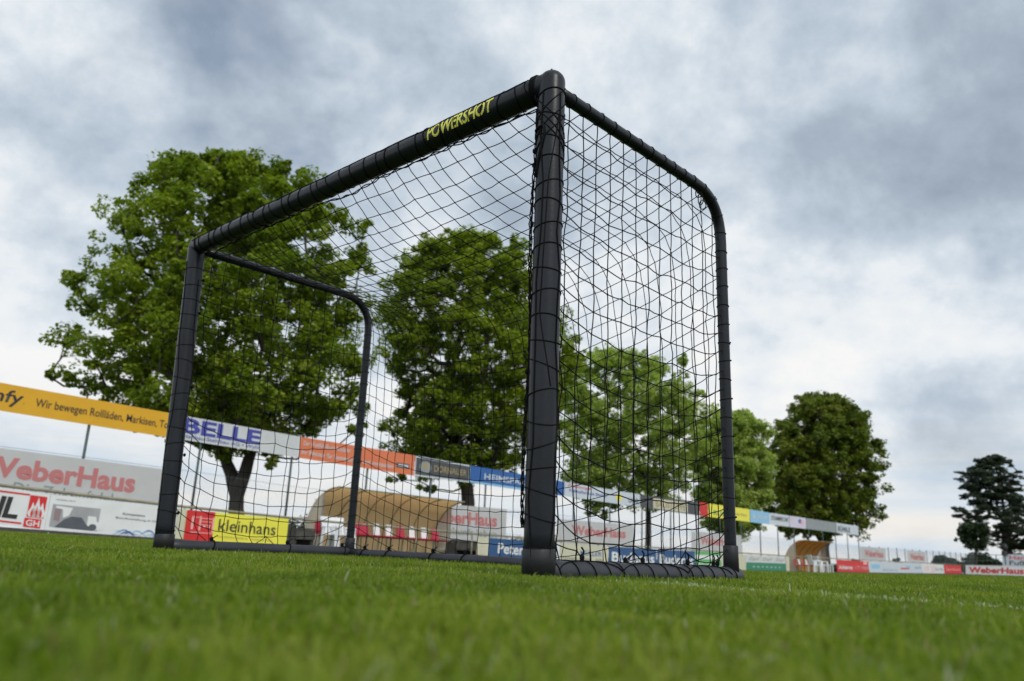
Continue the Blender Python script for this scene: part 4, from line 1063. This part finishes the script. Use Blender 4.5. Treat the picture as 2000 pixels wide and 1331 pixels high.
tree('soft green tree just right of the rear goal upright, left of the dark round one', 1432, 8,
     [(795, 1415, 1470), (812, 1380, 1495), (840, 1350, 1512), (880, 1340, 1520), (930, 1340, 1520), (980, 1350, 1512), (1015, 1370, 1495), (1042, 1410, 1475)],
     .30, [(1432, 1040, 0, 0), (1422, 980, .3, 1), (1445, 970, -.3, 1), (1430, 900, 0, 2)], 'leaf_b', 330, 240, .11, (.6, 1.1), seed=11)
tree('round dark green tree at the right, above the end of the banner row', 1611, 6,
     [(765, 1590, 1620), (775, 1565, 1650), (795, 1535, 1685), (815, 1512, 1708), (850, 1500, 1725), (890, 1490, 1735), (930, 1488, 1738), (965, 1490, 1738), (995, 1495, 1728), (1020, 1505, 1712), (1036, 1520, 1700)],
     .36, [(1611, 1066, 0, 0), (1595, 1035, .3, 1), (1622, 1035, -.3, 1), (1590, 960, .5, 2), (1630, 950, 0, 3), (1600, 880, 0, 4)], 'leaf_c', 430, 300, .12, (.65, 1.25), holes=.28, extra=((1560, 1042, -2.5, .9), (1596, 1035, -4, .8), (1545, 1038, -2, .7)), seed=13)
PX_ = pray(1968, 1110)*95
tree('dark pine with layered branches at the right edge', 0, 0,
     [(884, 1925, 1955), (900, 1905, 1975), (920, 1876, 1995), (945, 1880, 2000), (970, 1876, 2010), (985, 1895, 2020), (995, 1860, 2060), (1015, 1872, 2075), (1035, 1905, 2085), (1055, 1925, 2080), (1072, 1945, 2040)],
     .42, [(1970, 1070, 0, 0), (1962, 1010, 0, 1), (1955, 950, 0, 2), (1945, 910, 0, 3)], 'needle', 380, 230, .16, (.45, 1.0), name='pine_tree', flat=.32, holes=.40, extra=((1878, 923, 0, .7), (1882, 935, 1, .7), (1880, 968, 0, .5), (1886, 972, 0, .6), (1868, 994, 0, .6), (1878, 998, 0, .8), (1886, 1003, 0, .8), (1992, 922, 0, .6), (1984, 948, 0, .6), (1942, 889, 0, .5), (1936, 894, 0, .5), (1912, 899, 0, .5), (1973, 900, 0, .5), (1900, 915, 0, .6)), xy=(PX_[0], PX_[1]), aspect=.3, seed=17, group='pine beyond the far corner', dscale=.8)
PX_ = pray(1906, 1110)*86
tree('slim small dark tree left of the pine', 0, 0, [(1018, 1880, 1925), (1030, 1868, 1932), (1045, 1867, 1936), (1058, 1875, 1938), (1070, 1890, 1930)], .13,
     [(1906, 1078, 0, 0), (1906, 1050, 0, 1)], 'hedge', 70, 120, .13, (.4, .75), holes=.38, xy=(PX_[0], PX_[1]), seed=19, group='small far trees')
for (px, y0, w, lab, sd_) in ((1838, 1083, 30, 'rounded distant tree, leftmost beyond the end line', 21), (1862, 1090, 20, 'lower distant tree right of the leftmost rounded one', 22), (1912, 1079, 54, 'wide dark distant tree behind the slim trunk', 23), (1949, 1093, 16, 'small distant tree right of the wide dark one', 24), (1750, 1089, 11, 'tiny distant bush between the two far small banners', 25), (1667, 1090, 12, 'tiny distant bush left of the far small banners', 26), (1990, 1080, 30, 'distant tree behind the pine trunk', 27), (1885, 1098, 60, 'long low strip of distant shrub beyond the corner', 28)):
    PX_ = pray(px, 1112)*128
    h_ = 1112-y0
    tree(lab, 0, 0, [(y0, px-w*.2, px+w*.2), (y0+h_*.2, px-w*.4, px+w*.42), (y0+h_*.5, px-w*.5, px+w*.5), (y0+h_*.9, px-w*.48, px+w*.48), (1112, px-w*.45, px+w*.45)], .2, [(px, 1106, 0, 0)], 'hedge', 60, 150, .22, (.5, 1.1), holes=.1, xy=(PX_[0], PX_[1]), seed=sd_, group='distant trees beyond the end line')
# hedge behind the bench left of the tan shelter
hd = thing('hedge', 'low green hedge visible between the yellow board and the tan shelter', 'hedge', tuple(FP(SP(590, 4.5), 4.5, 0)))
hc = np.array([FP(SP(540, 4.5)+k*.28, 4.5+random.uniform(-.3, .3), gz(SP(590, 4.5), 4.5)+random.uniform(.2, .85)) for k in range(60)]); V, r, N = leaves(hc, np.full(60, .4), 260, .05)
big_mesh('foliage', V, np.arange(N*4), np.full(N, 4), MT['hedge'], hd, {'rnd': r})

SC.render.engine = 'CYCLES'
SC.cycles.max_bounces = 8; SC.cycles.transparent_max_bounces = 12; SC.cycles.transmission_bounces = 6
